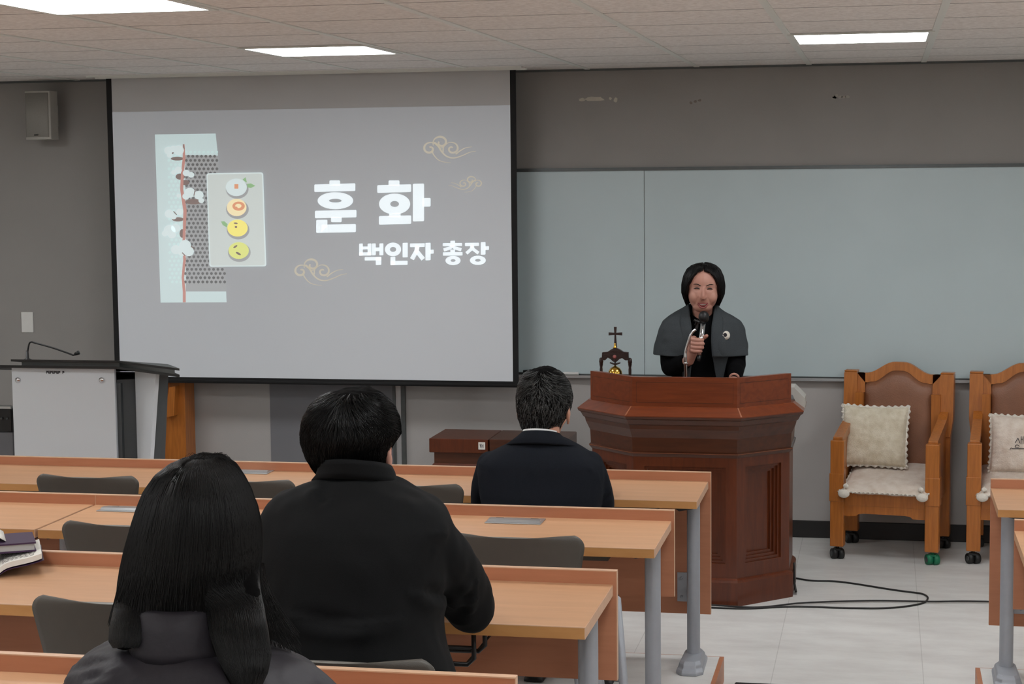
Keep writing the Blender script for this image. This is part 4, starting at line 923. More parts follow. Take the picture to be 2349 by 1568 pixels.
def hand(mb, wrist, fwd, nrm, side=1, curl=.5, sc=1.0):
    """palm + four fingers + thumb; fwd along the hand, nrm out of the palm side, side = thumb side sign"""
    f = Vector(fwd).normalized(); n_ = Vector(nrm); n_ = (n_-f*n_.dot(f)).normalized(); s_ = f.cross(n_)*side; W = Vector(wrist)
    T = Matrix((tuple(s_), tuple(f), tuple(n_))).transposed()
    mb.ell(W+f*.045*sc, (.040*sc, .052*sc, .017*sc), 0, 16, 10, T); mb.tube([W-f*.03, W+f*.02], [.025*sc, .027*sc], 12, squash=.75)
    tips = []
    for i, (off, ln, r) in enumerate(((.029, .074, .0088), (.010, .082, .009), (-.010, .076, .0086), (-.028, .060, .0078))):
        p_ = W+f*.082*sc+s_*off*sc; ang = 0; P = [p_-f*.02*sc, p_]; d = f.copy()
        for seg_, part in enumerate((.45, .30, .25)):
            ang += curl*(1.0+.25*seg_)*(1+.06*i); d = f*math.cos(ang)+n_*math.sin(ang); p_ = p_+d*ln*part*sc; P.append(p_)
        mb.tube(P, [r*sc*1.05, r*sc, r*sc*.98, r*sc*.9, r*sc*.75], 10); mb.ell(P[-1], (r*.75*sc,)*3, 0, 10, 8); mb.ell(P[1], (r*1.08*sc,)*3, 0, 10, 8); tips.append(P[-1])
    p_ = W+f*.03*sc+s_*.03*sc; P = [p_-f*.01, p_, p_+(f*.6+s_*.7+n_*.35*curl*2).normalized()*.035*sc]
    P.append(P[-1]+(f*.85+s_*.1+n_*.9*curl).normalized()*.030*sc); mb.tube(P, [.014*sc, .0125*sc, .0105*sc, .008*sc], 10); mb.ell(P[-1], (.008*sc,)*3, 0, 10, 8)
    return tips
def ear(mb, T, s_):
    Tm = T @ Matrix.Translation((s_*.076, -.012, -.012)) @ Matrix.Rotation(s_*math.radians(22), 4, 'Z')
    R3 = Tm.to_3x3(); mb.ell(Tm @ Vector((s_*.006, 0, 0)), (.006, .017, .030), 0, 12, 10, R3)
    P = [Tm @ Vector((s_*.011, .006+.019*math.cos(a), .002+.031*math.sin(a))) for a in [math.radians(q) for q in range(-10, 250, 20)]]
    P.append(Tm @ Vector((s_*.009, .006, -.036))); mb.tube(P, .0048, 8)
    mb.ell(Tm @ Vector((s_*.008, .006, -.033)), (.005, .008, .009), 0, 10, 8, R3)
def head_T(c, yaw, pitch=0, roll=0):      # local face direction +Y
    return Matrix.Translation(c) @ Matrix.Rotation(yaw, 4, 'Z') @ Matrix.Rotation(pitch, 4, 'X') @ Matrix.Rotation(roll, 4, 'Y')
def head(mb, T, neck, w_=1.0, nr=.058, eo=0):
    R3 = T.to_3x3(); e = lambda c, r: mb.ell(T @ Vector(c), (r[0]*w_, r[1], r[2]), 0, 28, 20, R3)
    e((0, -.012, .030), (.077, .098, .090)); e((0, .018, -.020), (.066, .078, .088)); e((0, .042, -.078), (.044, .044, .032)); e((0, .03, -.05), (.056, .058, .05))
    e((0, .094, -.030), (.014, .016, .013)); mb.tube([T @ Vector((0, .086, .018)), T @ Vector((0, .103, -.026))], [.008, .010], 10)
    for s_ in (-1, 1): e((s_*.034, .056, -.030), (.030, .030, .036)); ear(mb, T @ Matrix.Translation((s_*eo, 0, 0)), s_)
    mb.tube([T @ Vector((0, -.02, -.03)), (T @ Vector((0, -.02, -.10))+Vector(neck))/2, Vector(neck)], [nr, nr*.96, nr*1.12], 20)
def face_parts(T, root, w_=1.0, hairm='hair'):
    for s_ in (-1, 1):
        b = MB(); R3 = T.to_3x3(); b.ell(T @ Vector((s_*.032*w_, .0835, .012)), (.013, .006, .0045), 0, 12, 8, R3); b.build('eye', 'ink', root)
        MB().tube(catmull([T @ Vector((s_*.016, .0935, .030)), T @ Vector((s_*.032, .091, .036)), T @ Vector((s_*.050, .080, .031))], 4), .0028, 6, squash=.6).build('eyebrow', hairm, root)
    MB().tube(catmull([T @ Vector((-.024, .082, -.062)), T @ Vector((0, .092, -.064)), T @ Vector((.024, .082, -.062))], 5), [.002]+[.0045]*9+[.002], 8).build('lips', 'lips', root)
def fold(amp, sc=(9, 9, 5), seed=0, lines=()):
    """cloth folds: low noise plus creases given as (point, direction, width, depth)"""
    def f(p_, n_):
        q = Vector((p_.x*sc[0]+seed, p_.y*sc[1], p_.z*sc[2])); d = noise.noise(q)*amp+noise.noise(q*2.7)*amp*.4
        for a, b_, wd, dp in lines:
            ab = b_-a; t = max(0, min(1, (p_-a).dot(ab)/ab.length_squared)); dd = (p_-(a+ab*t)).length
            if dd < wd*4: d -= dp*math.exp(-(dd/wd)**2)*math.sin(PI*min(.98, max(.02, t)))**.5; d += dp*.5*math.exp(-((dd-wd*1.8)/wd)**2)*(1 if (p_-a).z < (ab*t).z else .2)
        return p_+n_*d
    return f
def seated_legs(root, hip, seat_z, fl_z, spread=.10, knee_dy=.44, mat_='trouser', shoe='black'):
    b = MB()
    for s_ in (-1, 1):
        h = Vector((hip.x+s_*spread, hip.y, seat_z+.075)); k_ = Vector((hip.x+s_*(spread+.03), hip.y+knee_dy, seat_z+.06)); a = Vector((k_.x, k_.y-.02, fl_z+.09))
        limb(b, [h, (h+k_)/2+Vector((0, 0, .005)), k_], [.088, .078, .062]); limb(b, [k_, (k_+a)/2, a], [.062, .056, .044])
    b.ell((hip.x, hip.y, seat_z+.09), (.17, .13, .09)); fuse(b, 'trousers', mat_, root, .012, 6)
    for s_ in (-1, 1):
        x = hip.x+s_*(spread+.03); y = hip.y+knee_dy-.02
        b = MB(); b.ell((x, y+.05, fl_z+.038), (.045, .13, .036)); b.ell((x, y-.01, fl_z+.05), (.04, .05, .048)); b.box((x-.04, y-.06, fl_z+.001), (x+.04, y+.16, fl_z+.018)); fuse(b, 'shoe', shoe, root, .008, 4)
# short-hair helper: outline of the hair in rows (py, xl, xr, depth back) at distance Y
def short_hair(root, tab, Y, yc_b, mats, N, seed, part_px=None, ln=(.03, .06), lift=.004, r=.0008, grey=0, front=.055, base='hair_base'):
    rg = random.Random(seed)
    b = MB(); rows = []
    for p_, q in zip(tab, tab[1:]):
        for j in range(3): t = j/3; rows.append(tuple(a+(c-a)*t for a, c in zip(p_, q)))
    rows.append(tab[-1])
    R_ = []
    for py, xl, xr, bb in rows:
        ring = pring(py, xl+3, xr-3, Y, bb, front, 40); R_.append([Vector((p_.x, min(p_.y, Y+front), p_.z)) for p_ in ring])
    b.rings(R_, 0); o = fuse(b, 'hair', base, root, .006, 3, lambda p_, n_: p_+n_*(noise.noise(Vector((p_.x*70, p_.y*70, p_.z*14)))*.0035))
    A = []; mi = []; K = 7; py0, py1 = tab[0][0], tab[-1][0]; cx0 = part_px or (tab[0][1]+tab[0][2])/2
    def surf(py, u, off):
        xl, xr, bb = interp(tab, py); mid = (xl+xr)/2; half = (xr-xl)/2; v = min(.999, abs(u)); c_ = at(mid+half*u, py, Y); c_.y = Y-bb*math.sqrt(1-v*v); 
        ctr = at(mid, py, Y); d = Vector((c_.x-ctr.x, c_.y-Y, (py0+.35*(py1-py0)-py)*.0004)); d.normalize(); return c_+d*off
    for i in range(N):
        s0 = (rg.random()**.8)*.93; py = py0+4+(py1-py0-6)*s0; u = math.sin(rg.uniform(-PI/2, PI/2)); L_ = rg.uniform(*ln)/(Y/FPX)
        ph = rg.uniform(-.12, .12); lf = rg.uniform(.3, 1.3)*lift; P = []
        for k in range(K):
            t = k/(K-1); pyk = py+L_*t*(.55+.45*min(1, s0*2+.2)); uk = u*(1+.10*t)+(.35*t*(1-s0)*(1 if u > 0 else -1)*abs(u)**.3 if s0 < .35 else 0)+ph*t*.8
            pyk = min(pyk, py1+rg.uniform(2, 5)); uk = max(-.995, min(.995, uk)); P.append(tuple(surf(pyk, uk, .001+lf*math.sin(t*PI*.85)+.0015*rg.random())))
        A.append(P); mi.append(1 if rg.random() < grey else 0)
    strands(A, r, r*.35, 'hair_strands', mats, o, mi); return o
# ---------------------------------------------------------------- man in the black jacket (third row)
mY = 3.62
root = thing('person', 'black-haired man in a plain black jacket seated in the third row, back turned', 'person', (-1.05, 3.58, .27))
T = head_T(at(813, 1028, mY+.10), math.radians(-7), math.radians(-4))
nk = at(815, 1135, mY)
b = MB(); head(b, T, nk, .98, .064)
HR = Vector((-1.02, 4.16, 1.002)); HL = Vector((-1.24, 4.17, 1.002))
fuse(b, 'body', 'skin2', root, .0045, 4)
face_parts(T, root)
er = at(1080, 1392, 3.86); el = at(566, 1400, 3.86)
b = MB()
tab = [(1090, 745, 893, 3.65, .072, .07), (1106, 712, 925, 3.645, .088, .08), (1122, 675, 962, 3.64, .100, .085), (1138, 640, 1000, 3.635, .112, .10), (1160, 615, 1022, 3.63, .125, .115), (1200, 600, 1036, 3.62, .138, .13), (1260, 606, 1020, 3.61, .15, .15),
       (1380, 612, 1003, 3.59, .155, .16), (1450, 606, 1010, 3.575, .155, .17), (1568, 585, 1050, 3.56, .165, .17), (1680, 570, 1075, 3.56, .16, .17)]
stack(b, tab, ex=.86)
limb(b, [at(950, 1212, mY), at(1008, 1268, 3.68), at(1052, 1335, 3.79), er], [.060, .066, .060, .056]); limb(b, [er, (er+HR)/2+Vector((.012, 0, .0)), HR+Vector((.02, -.06, .008))], [.056, .050, .040])
limb(b, [at(685, 1212, mY), at(628, 1268, 3.68), at(592, 1335, 3.79), el], [.060, .066, .060, .056]); limb(b, [el, (el+HL)/2, HL+Vector((-.02, -.06, .008))], [.056, .050, .040])
cl = [(at(1000, 1215, 3.5), at(1078, 1228, 3.62), .012, .010), (at(985, 1175, 3.5), at(1060, 1190, 3.6), .010, .007), (at(960, 1352, 3.44), at(1060, 1372, 3.72), .014, .010), (at(985, 1370, 3.46), at(1000, 1330, 3.5), .012, .009),
      (at(680, 1415, 3.42), at(820, 1432, 3.42), .016, .007), (at(820, 1432, 3.42), at(1000, 1418, 3.46), .014, .006), (at(705, 1110, 3.55), at(742, 1145, 3.53), .010, .007), (at(1072, 1330, 3.72), at(1050, 1425, 3.78), .012, .005), (at(1020, 1260, 3.55), at(1012, 1360, 3.5), .01, .006)]
fuse(b, 'jacket', 'blackjkt', root, .008, 12, fold(.009, (9, 9, 5), 3, [(a_, b_, w_, d_*1.7) for a_, b_, w_, d_ in cl]))
# stand-up collar
b = MB(); R_ = [pring(py, xl, xr, 3.66, .076, .07, 36) for py, xl, xr in ((1112, 722, 912), (1098, 734, 903), (1080, 738, 898), (1068, 742, 892))]
R_ = [[p_+Vector((0, 0, -(p_.y-3.66)*.35)) for p_ in q] for q in R_]
b.rings(R_, 0, True, False); o = b.build('collar', 'blackjkt', root); solid(o, .006, 1)
for s_, H_, n_ in ((1, HR, -1), (-1, HL, 1)):
    b = MB(); hand(b, H_, Vector((-.5*s_, 1, -.05)), Vector((0, 0, -1)), s_, .18); fuse(b, 'hand', 'skin2', root, .0035, 3)
seated_legs(root, Vector((-1.05, 3.56, 0)), .72, .27, .11, .42)
tab = [(892, 795, 850, .03), (897, 765, 868, .06), (908, 742, 884, .085), (930, 720, 903, .105), (960, 705, 915, .118), (990, 702, 917, .122), (1003, 703, 908, .120), (1018, 707, 897, .116), (1040, 715, 889, .108), (1062, 727, 881, .096), (1080, 741, 870, .084)]
short_hair(root, tab, 3.71, 0, ['hair'], 5600, 5, part_px=815, ln=(.035, .075), lift=.005, front=.06)
# ---------------------------------------------------------------- man in navy suit (front row)
sY = 6.27
root = thing('person', 'greying man in a dark navy suit seated in the front row, back turned', 'person', (-1.145, 6.25, .10))
T = head_T(at(1250, 938, sY+.05), math.radians(-8), math.radians(-2))
nk = at(1246, 1022, sY)
b = MB(); head(b, T, nk, 1.0, .060, .006); fuse(b, 'body', 'skin', root, .0045, 4); face_parts(T, root)
HR = Vector((-1.05, 6.74, .83)); HL = Vector((-1.25, 6.74, .83)); er = at(1378, 1192, 6.42); el = at(1112, 1190, 6.42)
b = MB(); tab = [(1002, 1192, 1294, 6.28, .075, .07), (1014, 1168, 1318, 6.275, .09, .08), (1030, 1140, 1344, 6.27, .11, .095), (1046, 1113, 1370, 6.265, .12, .11), (1060, 1100, 1383, 6.262, .126, .118), (1085, 1097, 1387, 6.26, .13, .125), (1130, 1102, 1384, 6.25, .135, .14), (1200, 1115, 1370, 6.24, .135, .15), (1300, 1100, 1385, 6.24, .14, .15)]
stack(b, tab, ex=.84)
limb(b, [at(1352, 1066, sY), at(1370, 1110, 6.30), at(1380, 1150, 6.36), er], [.050, .050, .047, .044]); limb(b, [er, (er+HR)/2, HR+Vector((.02, -.06, .01))], [.044, .042, .036])
limb(b, [at(1125, 1066, sY), at(1112, 1110, 6.30), at(1108, 1150, 6.36), el], [.050, .050, .047, .044]); limb(b, [el, (el+HL)/2, HL+Vector((-.02, -.06, .01))], [.044, .042, .036])
cl = [(at(1360, 1070, 6.2), at(1366, 1160, 6.25), .009, .007), (at(1395, 1118, 6.3), at(1370, 1128, 6.25), .008, .006), (at(1398, 1138, 6.3), at(1372, 1150, 6.28), .008, .006), (at(1120, 1080, 6.2), at(1118, 1160, 6.25), .009, .006), (at(1247, 1040, 6.12), at(1247, 1160, 6.1), .004, .002)]
fuse(b, 'suit_jacket', 'suit', root, .007, 4, fold(.003, (12, 12, 7), 8, cl))
b = MB(); R_ = [pring(py, xl, xr, 6.28, .068, .062, 36) for py, xl, xr in ((1006, 1197, 1282), (997, 1200, 1279), (989, 1202, 1277))]
b.rings([[p_+Vector((0, 0, -(p_.y-6.28)*.3)) for p_ in q] for q in R_], 0, True, False); o = b.build('shirt_collar', 'shirt', root); solid(o, .003, 1)
b = MB(); R_ = [pring(py, xl, xr, 6.275, bb, .08, 40) for py, xl, xr, bb in ((1027, 1166, 1322, .097), (1024, 1164, 1324, .100), (1010, 1184, 1300, .088), (1000, 1196, 1287, .080), (996, 1199, 1283, .076))]
b.rings([[p_+Vector((0, 0, -(p_.y-6.28)*.3)) for p_ in q] for q in R_], 0, True, False); o = b.build('jacket_collar', 'suit', root); solid(o, .004, 1)
for s_, H_ in ((1, HR), (-1, HL)):
    b = MB(); hand(b, H_, Vector((-.3*s_, 1, 0)), Vector((0, 0, -1)), s_, .25); fuse(b, 'hand', 'skin', root, .0035, 3)
seated_legs(root, Vector((-1.145, 6.22, 0)), .55, .10, .10, .42)
tab = [(842, 1232, 1268, .03), (847, 1216, 1280, .066), (858, 1202, 1294, .090), (880, 1191, 1308, .110), (908, 1187, 1314, .117), (932, 1188, 1310, .116), (952, 1191, 1300, .108), (972, 1197, 1288, .094), (993, 1206, 1276, .074)]
short_hair(root, tab, 6.32, 0, ['hair_grey', 'hair_silver'], 5000, 8, ln=(.012, .03), lift=.0022, r=.00065, grey=.35, front=.05)
# ---------------------------------------------------------------- woman with long hair (nearest)
wY = 2.50
root = thing('person', 'woman with long black hair and a charcoal padded coat, nearest the camera', 'person', (-1.0, 2.48, .355))
T = head_T(at(455, 1262, wY+.03), math.radians(-6), math.radians(-3))
b = MB(); head(b, T, at(440, 1440, wY), 1.0, .05); fuse(b, 'body', 'skin', root, .005, 4); face_parts(T, root)
b = MB()
tab = [(1462, 330, 520, 2.50, .075, .07), (1474, 262, 590, 2.50, .095, .085), (1488, 226, 640, 2.50, .108, .10), (1510, 196, 690, 2.50, .12, .11), (1545, 172, 724, 2.49, .13, .125), (1600, 160, 745, 2.48, .14, .14), (1750, 165, 740, 2.46, .15, .15), (1950, 150, 755, 2.45, .16, .17), (2150, 140, 765, 2.45, .17, .18)]
stack(b, tab, ex=.88)
er = Vector((-1.22, 2.68, 1.03)); el = Vector((-.73, 2.68, 1.03)); HR = Vector((-1.10, 2.84, 1.093)); HL = Vector((-.86, 2.84, 1.093))
er = Vector((-1.235, 2.60, 1.03)); el = Vector((-.745, 2.60, 1.03))
HR = Vector((-1.10, 2.88, 1.105)); HL = Vector((-.88, 2.88, 1.105))
limb(b, [at(236, 1604, 2.5), Vector((-1.215, 2.52, 1.15)), er], [.062, .062, .056]); limb(b, [er, (er+HR)/2, HR+Vector((-.02, -.06, .012))], [.056, .050, .042])
limb(b, [at(668, 1604, 2.5), Vector((-.765, 2.52, 1.15)), el], [.062, .062, .056]); limb(b, [el, (el+HL)/2, HL+Vector((.02, -.06, .012))], [.056, .050, .042])
cl = [(at(350, 1474, 2.40), at(230, 1560, 2.38), .006, .006), (at(560, 1474, 2.40), at(700, 1560, 2.38), .006, .006), (at(160, 1535, 2.45), at(250, 1500, 2.40), .01, .007), (at(200, 1555, 2.4), at(270, 1530, 2.37), .008, .005), (at(640, 1500, 2.4), at(720, 1560, 2.42), .01, .006),
      (at(250, 1545, 2.37), at(660, 1550, 2.36), .006, .004)]
fuse(b, 'padded_coat', 'puffer', root, .007, 12, fold(.006, (14, 14, 12), 5, cl))
b = MB(); R_ = [pring(py, xl, xr, 2.50, bb, .07, 40) for py, xl, xr, bb in ((1482, 312, 560, .100), (1460, 314, 556, .100), (1420, 322, 545, .094), (1384, 330, 534, .088), (1379, 334, 530, .083), (1386, 340, 522, .074))]
b.rings(R_, 0, True, False); o = b.build('funnel_collar', 'puffer', root); solid(o, .01, 0)
for s_, H_ in ((-1, HR), (1, HL)):
    b = MB(); hand(b, H_, Vector((-.4*s_, 1, 0)), Vector((0, 0, -1)), s_, .2, .92); fuse(b, 'hand', 'skin', root, .0035, 3)
seated_legs(root, Vector((-1.0, 2.44, 0)), .80, .355, .10, .42, 'trouser')
HT = [(1044, 446, 500, .03), (1049, 422, 516, .050), (1062, 394, 536, .070), (1085, 365, 560, .084), (1120, 343, 580, .098), (1160, 328, 594, .105), (1200, 316, 602, .109), (1250, 302, 606, .110), (1300, 290, 600, .106), (1350, 273, 600, .104), (1400, 259, 606, .108), (1440, 250, 620, .115), (1475, 245, 634, .118), (1510, 250, 636, .12), (1560, 262, 624, .12)]
hY = 2.53
b = MB(); R_ = []
for py, xl, xr, bb in HT[:10]:
    R_.append([Vector((p_.x, min(p_.y, hY+.035), p_.z)) for p_ in pring(py, xl+5, xr-5, hY, bb-.004, .06, 48)])
for py, xl, xr, bb in ((1375, 300, 560, .096), (1405, 335, 528, .08)): R_.append([Vector((p_.x, min(p_.y, hY+.03), p_.z)) for p_ in pring(py, xl, xr, hY, bb, .06, 48)])
b.rings(R_, 0)
LOCKS = []
def lock(pts):
    LOCKS.append([(y_, x, hw, Yc) for x, y_, hw, Yc in pts])      # pts: (px, py, half width px, y)
    R2 = []
    for x, y_, hw, Yc in pts: R2.append(pring(y_, x-hw, x+hw, Yc, .022, .024, 20))
    b.rings(R2, 0)
lock([(310, 1330, 26, 2.495), (302, 1390, 36, 2.462), (296, 1440, 42, 2.44), (292, 1470, 40, 2.43), (290, 1482, 28, 2.425)])
lock([(540, 1310, 46, 2.50), (539, 1350, 56, 2.478), (538, 1400, 66, 2.448), (545, 1450, 68, 2.425), (556, 1500, 64, 2.41), (562, 1540, 50, 2.40), (566, 1575, 30, 2.40), (568, 1600, 14, 2.40)])
hair_o = fuse(b, 'long_hair', 'hair_base', root, .006, 3, lambda p_, n_: p_+n_*(noise.noise(Vector((p_.x*85, p_.y*85, p_.z*5)))*.002))
rg = random.Random(11); A = []; K = 16
def hpt(py, u, off, end=None):
    xl, xr, bb = interp(HT, py); x = (xl+xr)/2+(xr-xl)/2*u; c_ = at(x, py, hY); c_.y = hY-bb*math.sqrt(max(0, 1-min(.999, abs(u))**2))-off; return c_
for i in range(9500):
    u = math.sin(rg.uniform(-PI/2, PI/2)); st_ = rg.uniform(1045, 1095) if rg.random() < .7 else rg.uniform(1095, 1300); endp = 1478 if u < -.2 else (rg.uniform(1500, 1590) if u > .12 else 1388)
    if -.2 <= u <= .12 and rg.random() < .3: u += .35 if u > -.05 else -.3; endp = 1478 if u < -.2 else 1560
    tuck = rg.random()
    if tuck <= .33: u = rg.uniform(-.8, .99); endp = 1404
    endp += rg.uniform(-14, 8); lf = rg.uniform(0, .006); w1, w2, w3 = rg.uniform(-.03, .03), rg.uniform(-.03, .03), rg.uniform(0, 6); P = []
    for k in range(K):
        t = k/(K-1); py = st_+(endp-st_)*t**1.1
        uu = u; uu += w1*math.sin(t*4+w3)+w2*t
        if py > 1360:      # strands gather into the two falls of hair
            g_ = min(1, (py-1360)/60)
            pass
        uu = max(-.998, min(.998, uu)); q = hpt(py, uu, .0015+lf*math.sin(t*PI))
        if py > 1280 and tuck > .33 and (u > .0 or u < -.2):
            g_ = min(1, (py-1280)/130); g_ = g_*g_*(3-2*g_); lk = LOCKS[1] if u > 0 else LOCKS[0]
            cx_, hw_, yc_ = interp(lk, min(py, lk[-1][0])); sgn = (u-.52)/.48 if u > 0 else (u+.6)/.4; sgn = max(-1.0, min(1.0, sgn+w1*3)); hw_ = max(hw_, 16)
            q2 = at(cx_+sgn*(hw_+3), py, yc_-.026*math.sqrt(max(0, 1-sgn*sgn))-.003-lf*.4); q = q*(1-g_)+q2*g_
        P.append(tuple(q))
    A.append(P)
strands(A, .00065, .00035, 'hair_strands', 'hair', hair_o)
A = []
for i in range(260):      # loose wisps falling past the right shoulder
    x0 = rg.uniform(585, 604); x1 = rg.uniform(620, 690); e = rg.uniform(1450, 1500); P = []
    for k in range(10):
        t = k/9; py = 1290+(e-1290)*t; x = x0+(x1-x0)*t**1.5+3*math.sin(t*5+i); P.append(tuple(at(x, py, 2.55-.02*t)))
    A.append(P)
strands(A, .0005, .0003, 'loose_strands', 'hair_brown', hair_o)
A = []
for i in range(22):
    x0 = rg.uniform(450, 500); P = []
    for k in range(10):
        t = k/9; P.append(tuple(at(x0+rg.uniform(-1, 1)+(30 if i % 2 else -30)*t, 1042-4*math.sin(t*PI)*rg.random()*2+10*t*t, hY-.02)))
    A.append(P)
strands(A, .0005, .0003, 'crown_wisps', 'hair_brown', hair_o)
# ---------------------------------------------------------------- lecturer behind the podium
pY = 8.96
root = thing('person', 'woman in a grey shawl cardigan speaking into a microphone behind the podium', 'person', (-.88, 9.0, 0))
HC = at(1613, 663, 8.88); T = head_T(HC, PI+math.radians(6), math.radians(-3), math.radians(-2))
b = MB(); head(b, T, at(1612, 738, 8.97), 1.1, .052); R3 = T.to_3x3()
for s_ in (-1, 1): b.ell(T @ Vector((s_*.036, .050, -.028)), (.033, .030, .040), 0, 14, 10, R3)
b.ell(T @ Vector((0, .060, -.055)), (.046, .030, .030), 0, 18, 12, R3)
Ti = T.inverted()
def facef(p_, n_):
    q = Ti @ p_
    if q.y < .02: return p_
    d = 0
    for s_ in (-1, 1):
        d -= .006*math.exp(-((q.x-s_*.031)/.015)**2-((q.z-.012)/.009)**2)             # eye sockets
        d -= .0016*math.exp(-((abs(q.x)-(.026+(-.035-q.z)*.35))/.004)**2)*(1 if -.068 < q.z < -.030 and q.x*s_ > 0 else 0)   # smile folds
    d -= .008*math.exp(-(q.x/.021)**2-((q.z+.067)/.009)**2)                             # open mouth
    return p_+n_*d
fuse(b, 'body', 'skin2', root, .0035, 2, facef)
for s_ in (-1, 1):
    MB().tube(catmull([T @ Vector((s_*.017, .0835, .010)), T @ Vector((s_*.031, .0840, .015)), T @ Vector((s_*.047, .071, .009))], 5), [.0016]+[.0031]*8+[.0012]*2, 8, squash=.8).build('eye', 'black', root)
    MB().tube(catmull([T @ Vector((s_*.013, .0925, .026)), T @ Vector((s_*.030, .0905, .034)), T @ Vector((s_*.050, .0785, .032))], 5), [.002]+[.0032]*8+[.0012]*2, 6, squash=.7).build('eyebrow', 'hair_brown', root)
b = MB(); b.ell(T @ Vector((0, .079, -.067)), (.022, .010, .011), 0, 18, 10, R3); b.build('mouth', 'lips', root)
b = MB(); b.ell(T @ Vector((0, .0860, -.0640)), (.015, .006, .0045), 0, 14, 8, R3); b.build('teeth', 'paper', root)
b = MB(); b.tube(catmull([T @ Vector((-.027, .079, -.056)), T @ Vector((-.012, .090, -.060)), T @ Vector((0, .092, -.059)), T @ Vector((.012, .090, -.060)), T @ Vector((.027, .079, -.056))], 4), [.0015]+[.003]*15+[.0015], 8)
b.tube(catmull([T @ Vector((-.025, .079, -.060)), T @ Vector((-.014, .087, -.076)), T @ Vector((0, .089, -.080)), T @ Vector((.014, .087, -.076)), T @ Vector((.025, .079, -.060))], 4), [.0015]+[.0038]*15+[.0015], 8); b.build('lips', 'lips', root)
b = MB()
for s_ in (-1, 1): b.ell(T @ Vector((s_*.007, .099, -.0405)), (.0035, .004, .002), 0, 8, 6, R3)
b.build('nostrils', 'lips', root)
# bobbed hair: shell around the head, open over the face
prof = [(.128, .012, .012), (.124, .036, .040), (.114, .060, .068), (.096, .080, .092), (.06, .096, .108), (.02, .1035, .114), (-.02, .1025, .112), (-.05, .092, .100), (-.066, .084, .09), (-.080, .078, .082)]
opn = [(-.080, 86), (-.066, 78), (-.05, 66), (-.02, 55), (.02, 49), (.05, 41), (.075, 33), (.088, 28), (.095, 25), (.099, 20), (.1015, 13), (.103, 3), (.128, 0)]
def hs(z_, phi, off=0):
    a, b_ = interp([(-p_[0],)+p_[1:] for p_ in prof], -z_); sx = 1 if phi < PI else 1
    return T @ Vector(((a+off)*math.sin(phi), (b_+off)*math.cos(phi)*(.96 if math.cos(phi) > 0 else 1)-.012+.02*max(0, z_)*0, z_+(.004*math.sin(phi*2) if z_ > .1 else 0)))
b = MB(); G = []; n, m_ = 56, 80
for j in range(m_+1):
    z_ = .128-.208*j/m_; o_ = math.radians(interp(opn, z_)[0])
    for i in range(n+1): phi = o_+(2*PI-2*o_)*i/n; G.append(hs(z_, phi, .003*noise.noise(Vector((phi*9, z_*8, 2)))))
b.add(G, [(j*(n+1)+i, j*(n+1)+i+1, (j+1)*(n+1)+i+1, (j+1)*(n+1)+i) for j in range(m_) for i in range(n)], 0, True)
ho = b.build('bobbed_hair', 'hair', root); solid(ho, .012, -1)
rg = random.Random(2); A = []
for i in range(2600):
    phi = rg.uniform(.02, 2*PI-.02); P = []; z0 = rg.uniform(.05, .127); z1 = rg.uniform(-.084, -.03); w1 = rg.uniform(-.1, .1); lf = rg.uniform(0, .003); ok = True
    for k in range(9):
        t = k/8; z_ = z0+(z1-z0)*t; o_ = math.radians(interp(opn, z_)[0]); ph = min(max(phi+w1*t, o_+.01), 2*PI-o_-.01); P.append(tuple(hs(z_, ph, .001+lf)))
    A.append(P)
strands(A, .0009, .0005, 'hair_strands', 'hair', ho)
# black top: torso, sleeves
eR, wR = at(1538, 842, 8.92), at(1581, 826, 8.77); eL, wL = at(1690, 835, 8.93), at(1684, 868, 8.76)
b = MB(); tab = [(716, 1592, 1637, 8.955, .055, .05), (728, 1575, 1652, 8.96, .07, .065), (740, 1552, 1676, 8.965, .09, .085), (760, 1540, 1690, 8.97, .11, .10), (800, 1538, 1692, 8.98, .12, .11), (860, 1542, 1688, 8.99, .12, .11), (960, 1532, 1698, 9.0, .12, .12), (1010, 1530, 1700, 9.0, .12, .12)]
stack(b, tab, ex=.86)
limb(b, [at(1550, 757, 8.99), at(1535, 800, 8.97), eR], [.042, .048, .046]); limb(b, [eR, (eR+wR)/2, wR+(eR-wR)*.22], [.046, .042, .036])
limb(b, [at(1672, 757, 8.99), at(1688, 800, 8.97), eL], [.042, .048, .046]); limb(b, [eL, (eL+wL)/2, wL+(eL-wL)*.15], [.046, .042, .034])
fuse(b, 'black_top', 'blackknit', root, .007, 4, fold(.003, (14, 14, 10), 1))
# hands
def along(a, b_, t): return a+(b_-a)*t
mic0, mic1 = at(1606, 800, 8.715), at(1613, 740, 8.735); md = (mic1-mic0).normalized()
b = MB(); Hc = at(1600, 790, 8.735); b.tube([along(eR, wR, .7), wR, at(1588, 808, 8.76)], [.030, .026, .026], 14)
b.ell(Hc+Vector((-.020, .018, .0)), (.026, .024, .042), 0, 16, 12); b.ell(at(1590, 800, 8.755), (.028, .026, .030), 0, 14, 10)
for k in range(4):      # four fingers wrapped round the handle
    c_ = at(1599+1.5*(3-k)*.3, 779+8.6*k, 8.70); r = (.0098, .0100, .0096, .0086)[k]; xo = (.022, .026, .024, .018)[k]
    b.tube(catmull([c_+Vector((-.034, .030, .004)), c_+Vector((-.026, .004, .003)), c_+Vector((-.006, -.012, 0)), c_+Vector((xo*.7, -.008, -.001)), c_+Vector((xo, .010, -.002))], 4), [r*1.05]*6+[r]*6+[r*.92]*5, 12); b.ell(c_+Vector((xo, .010, -.002)), (r*.92,)*3, 0, 10, 8); b.ell(c_+Vector((-.024, .0, .003)), (r*1.15,)*3, 0, 10, 8)
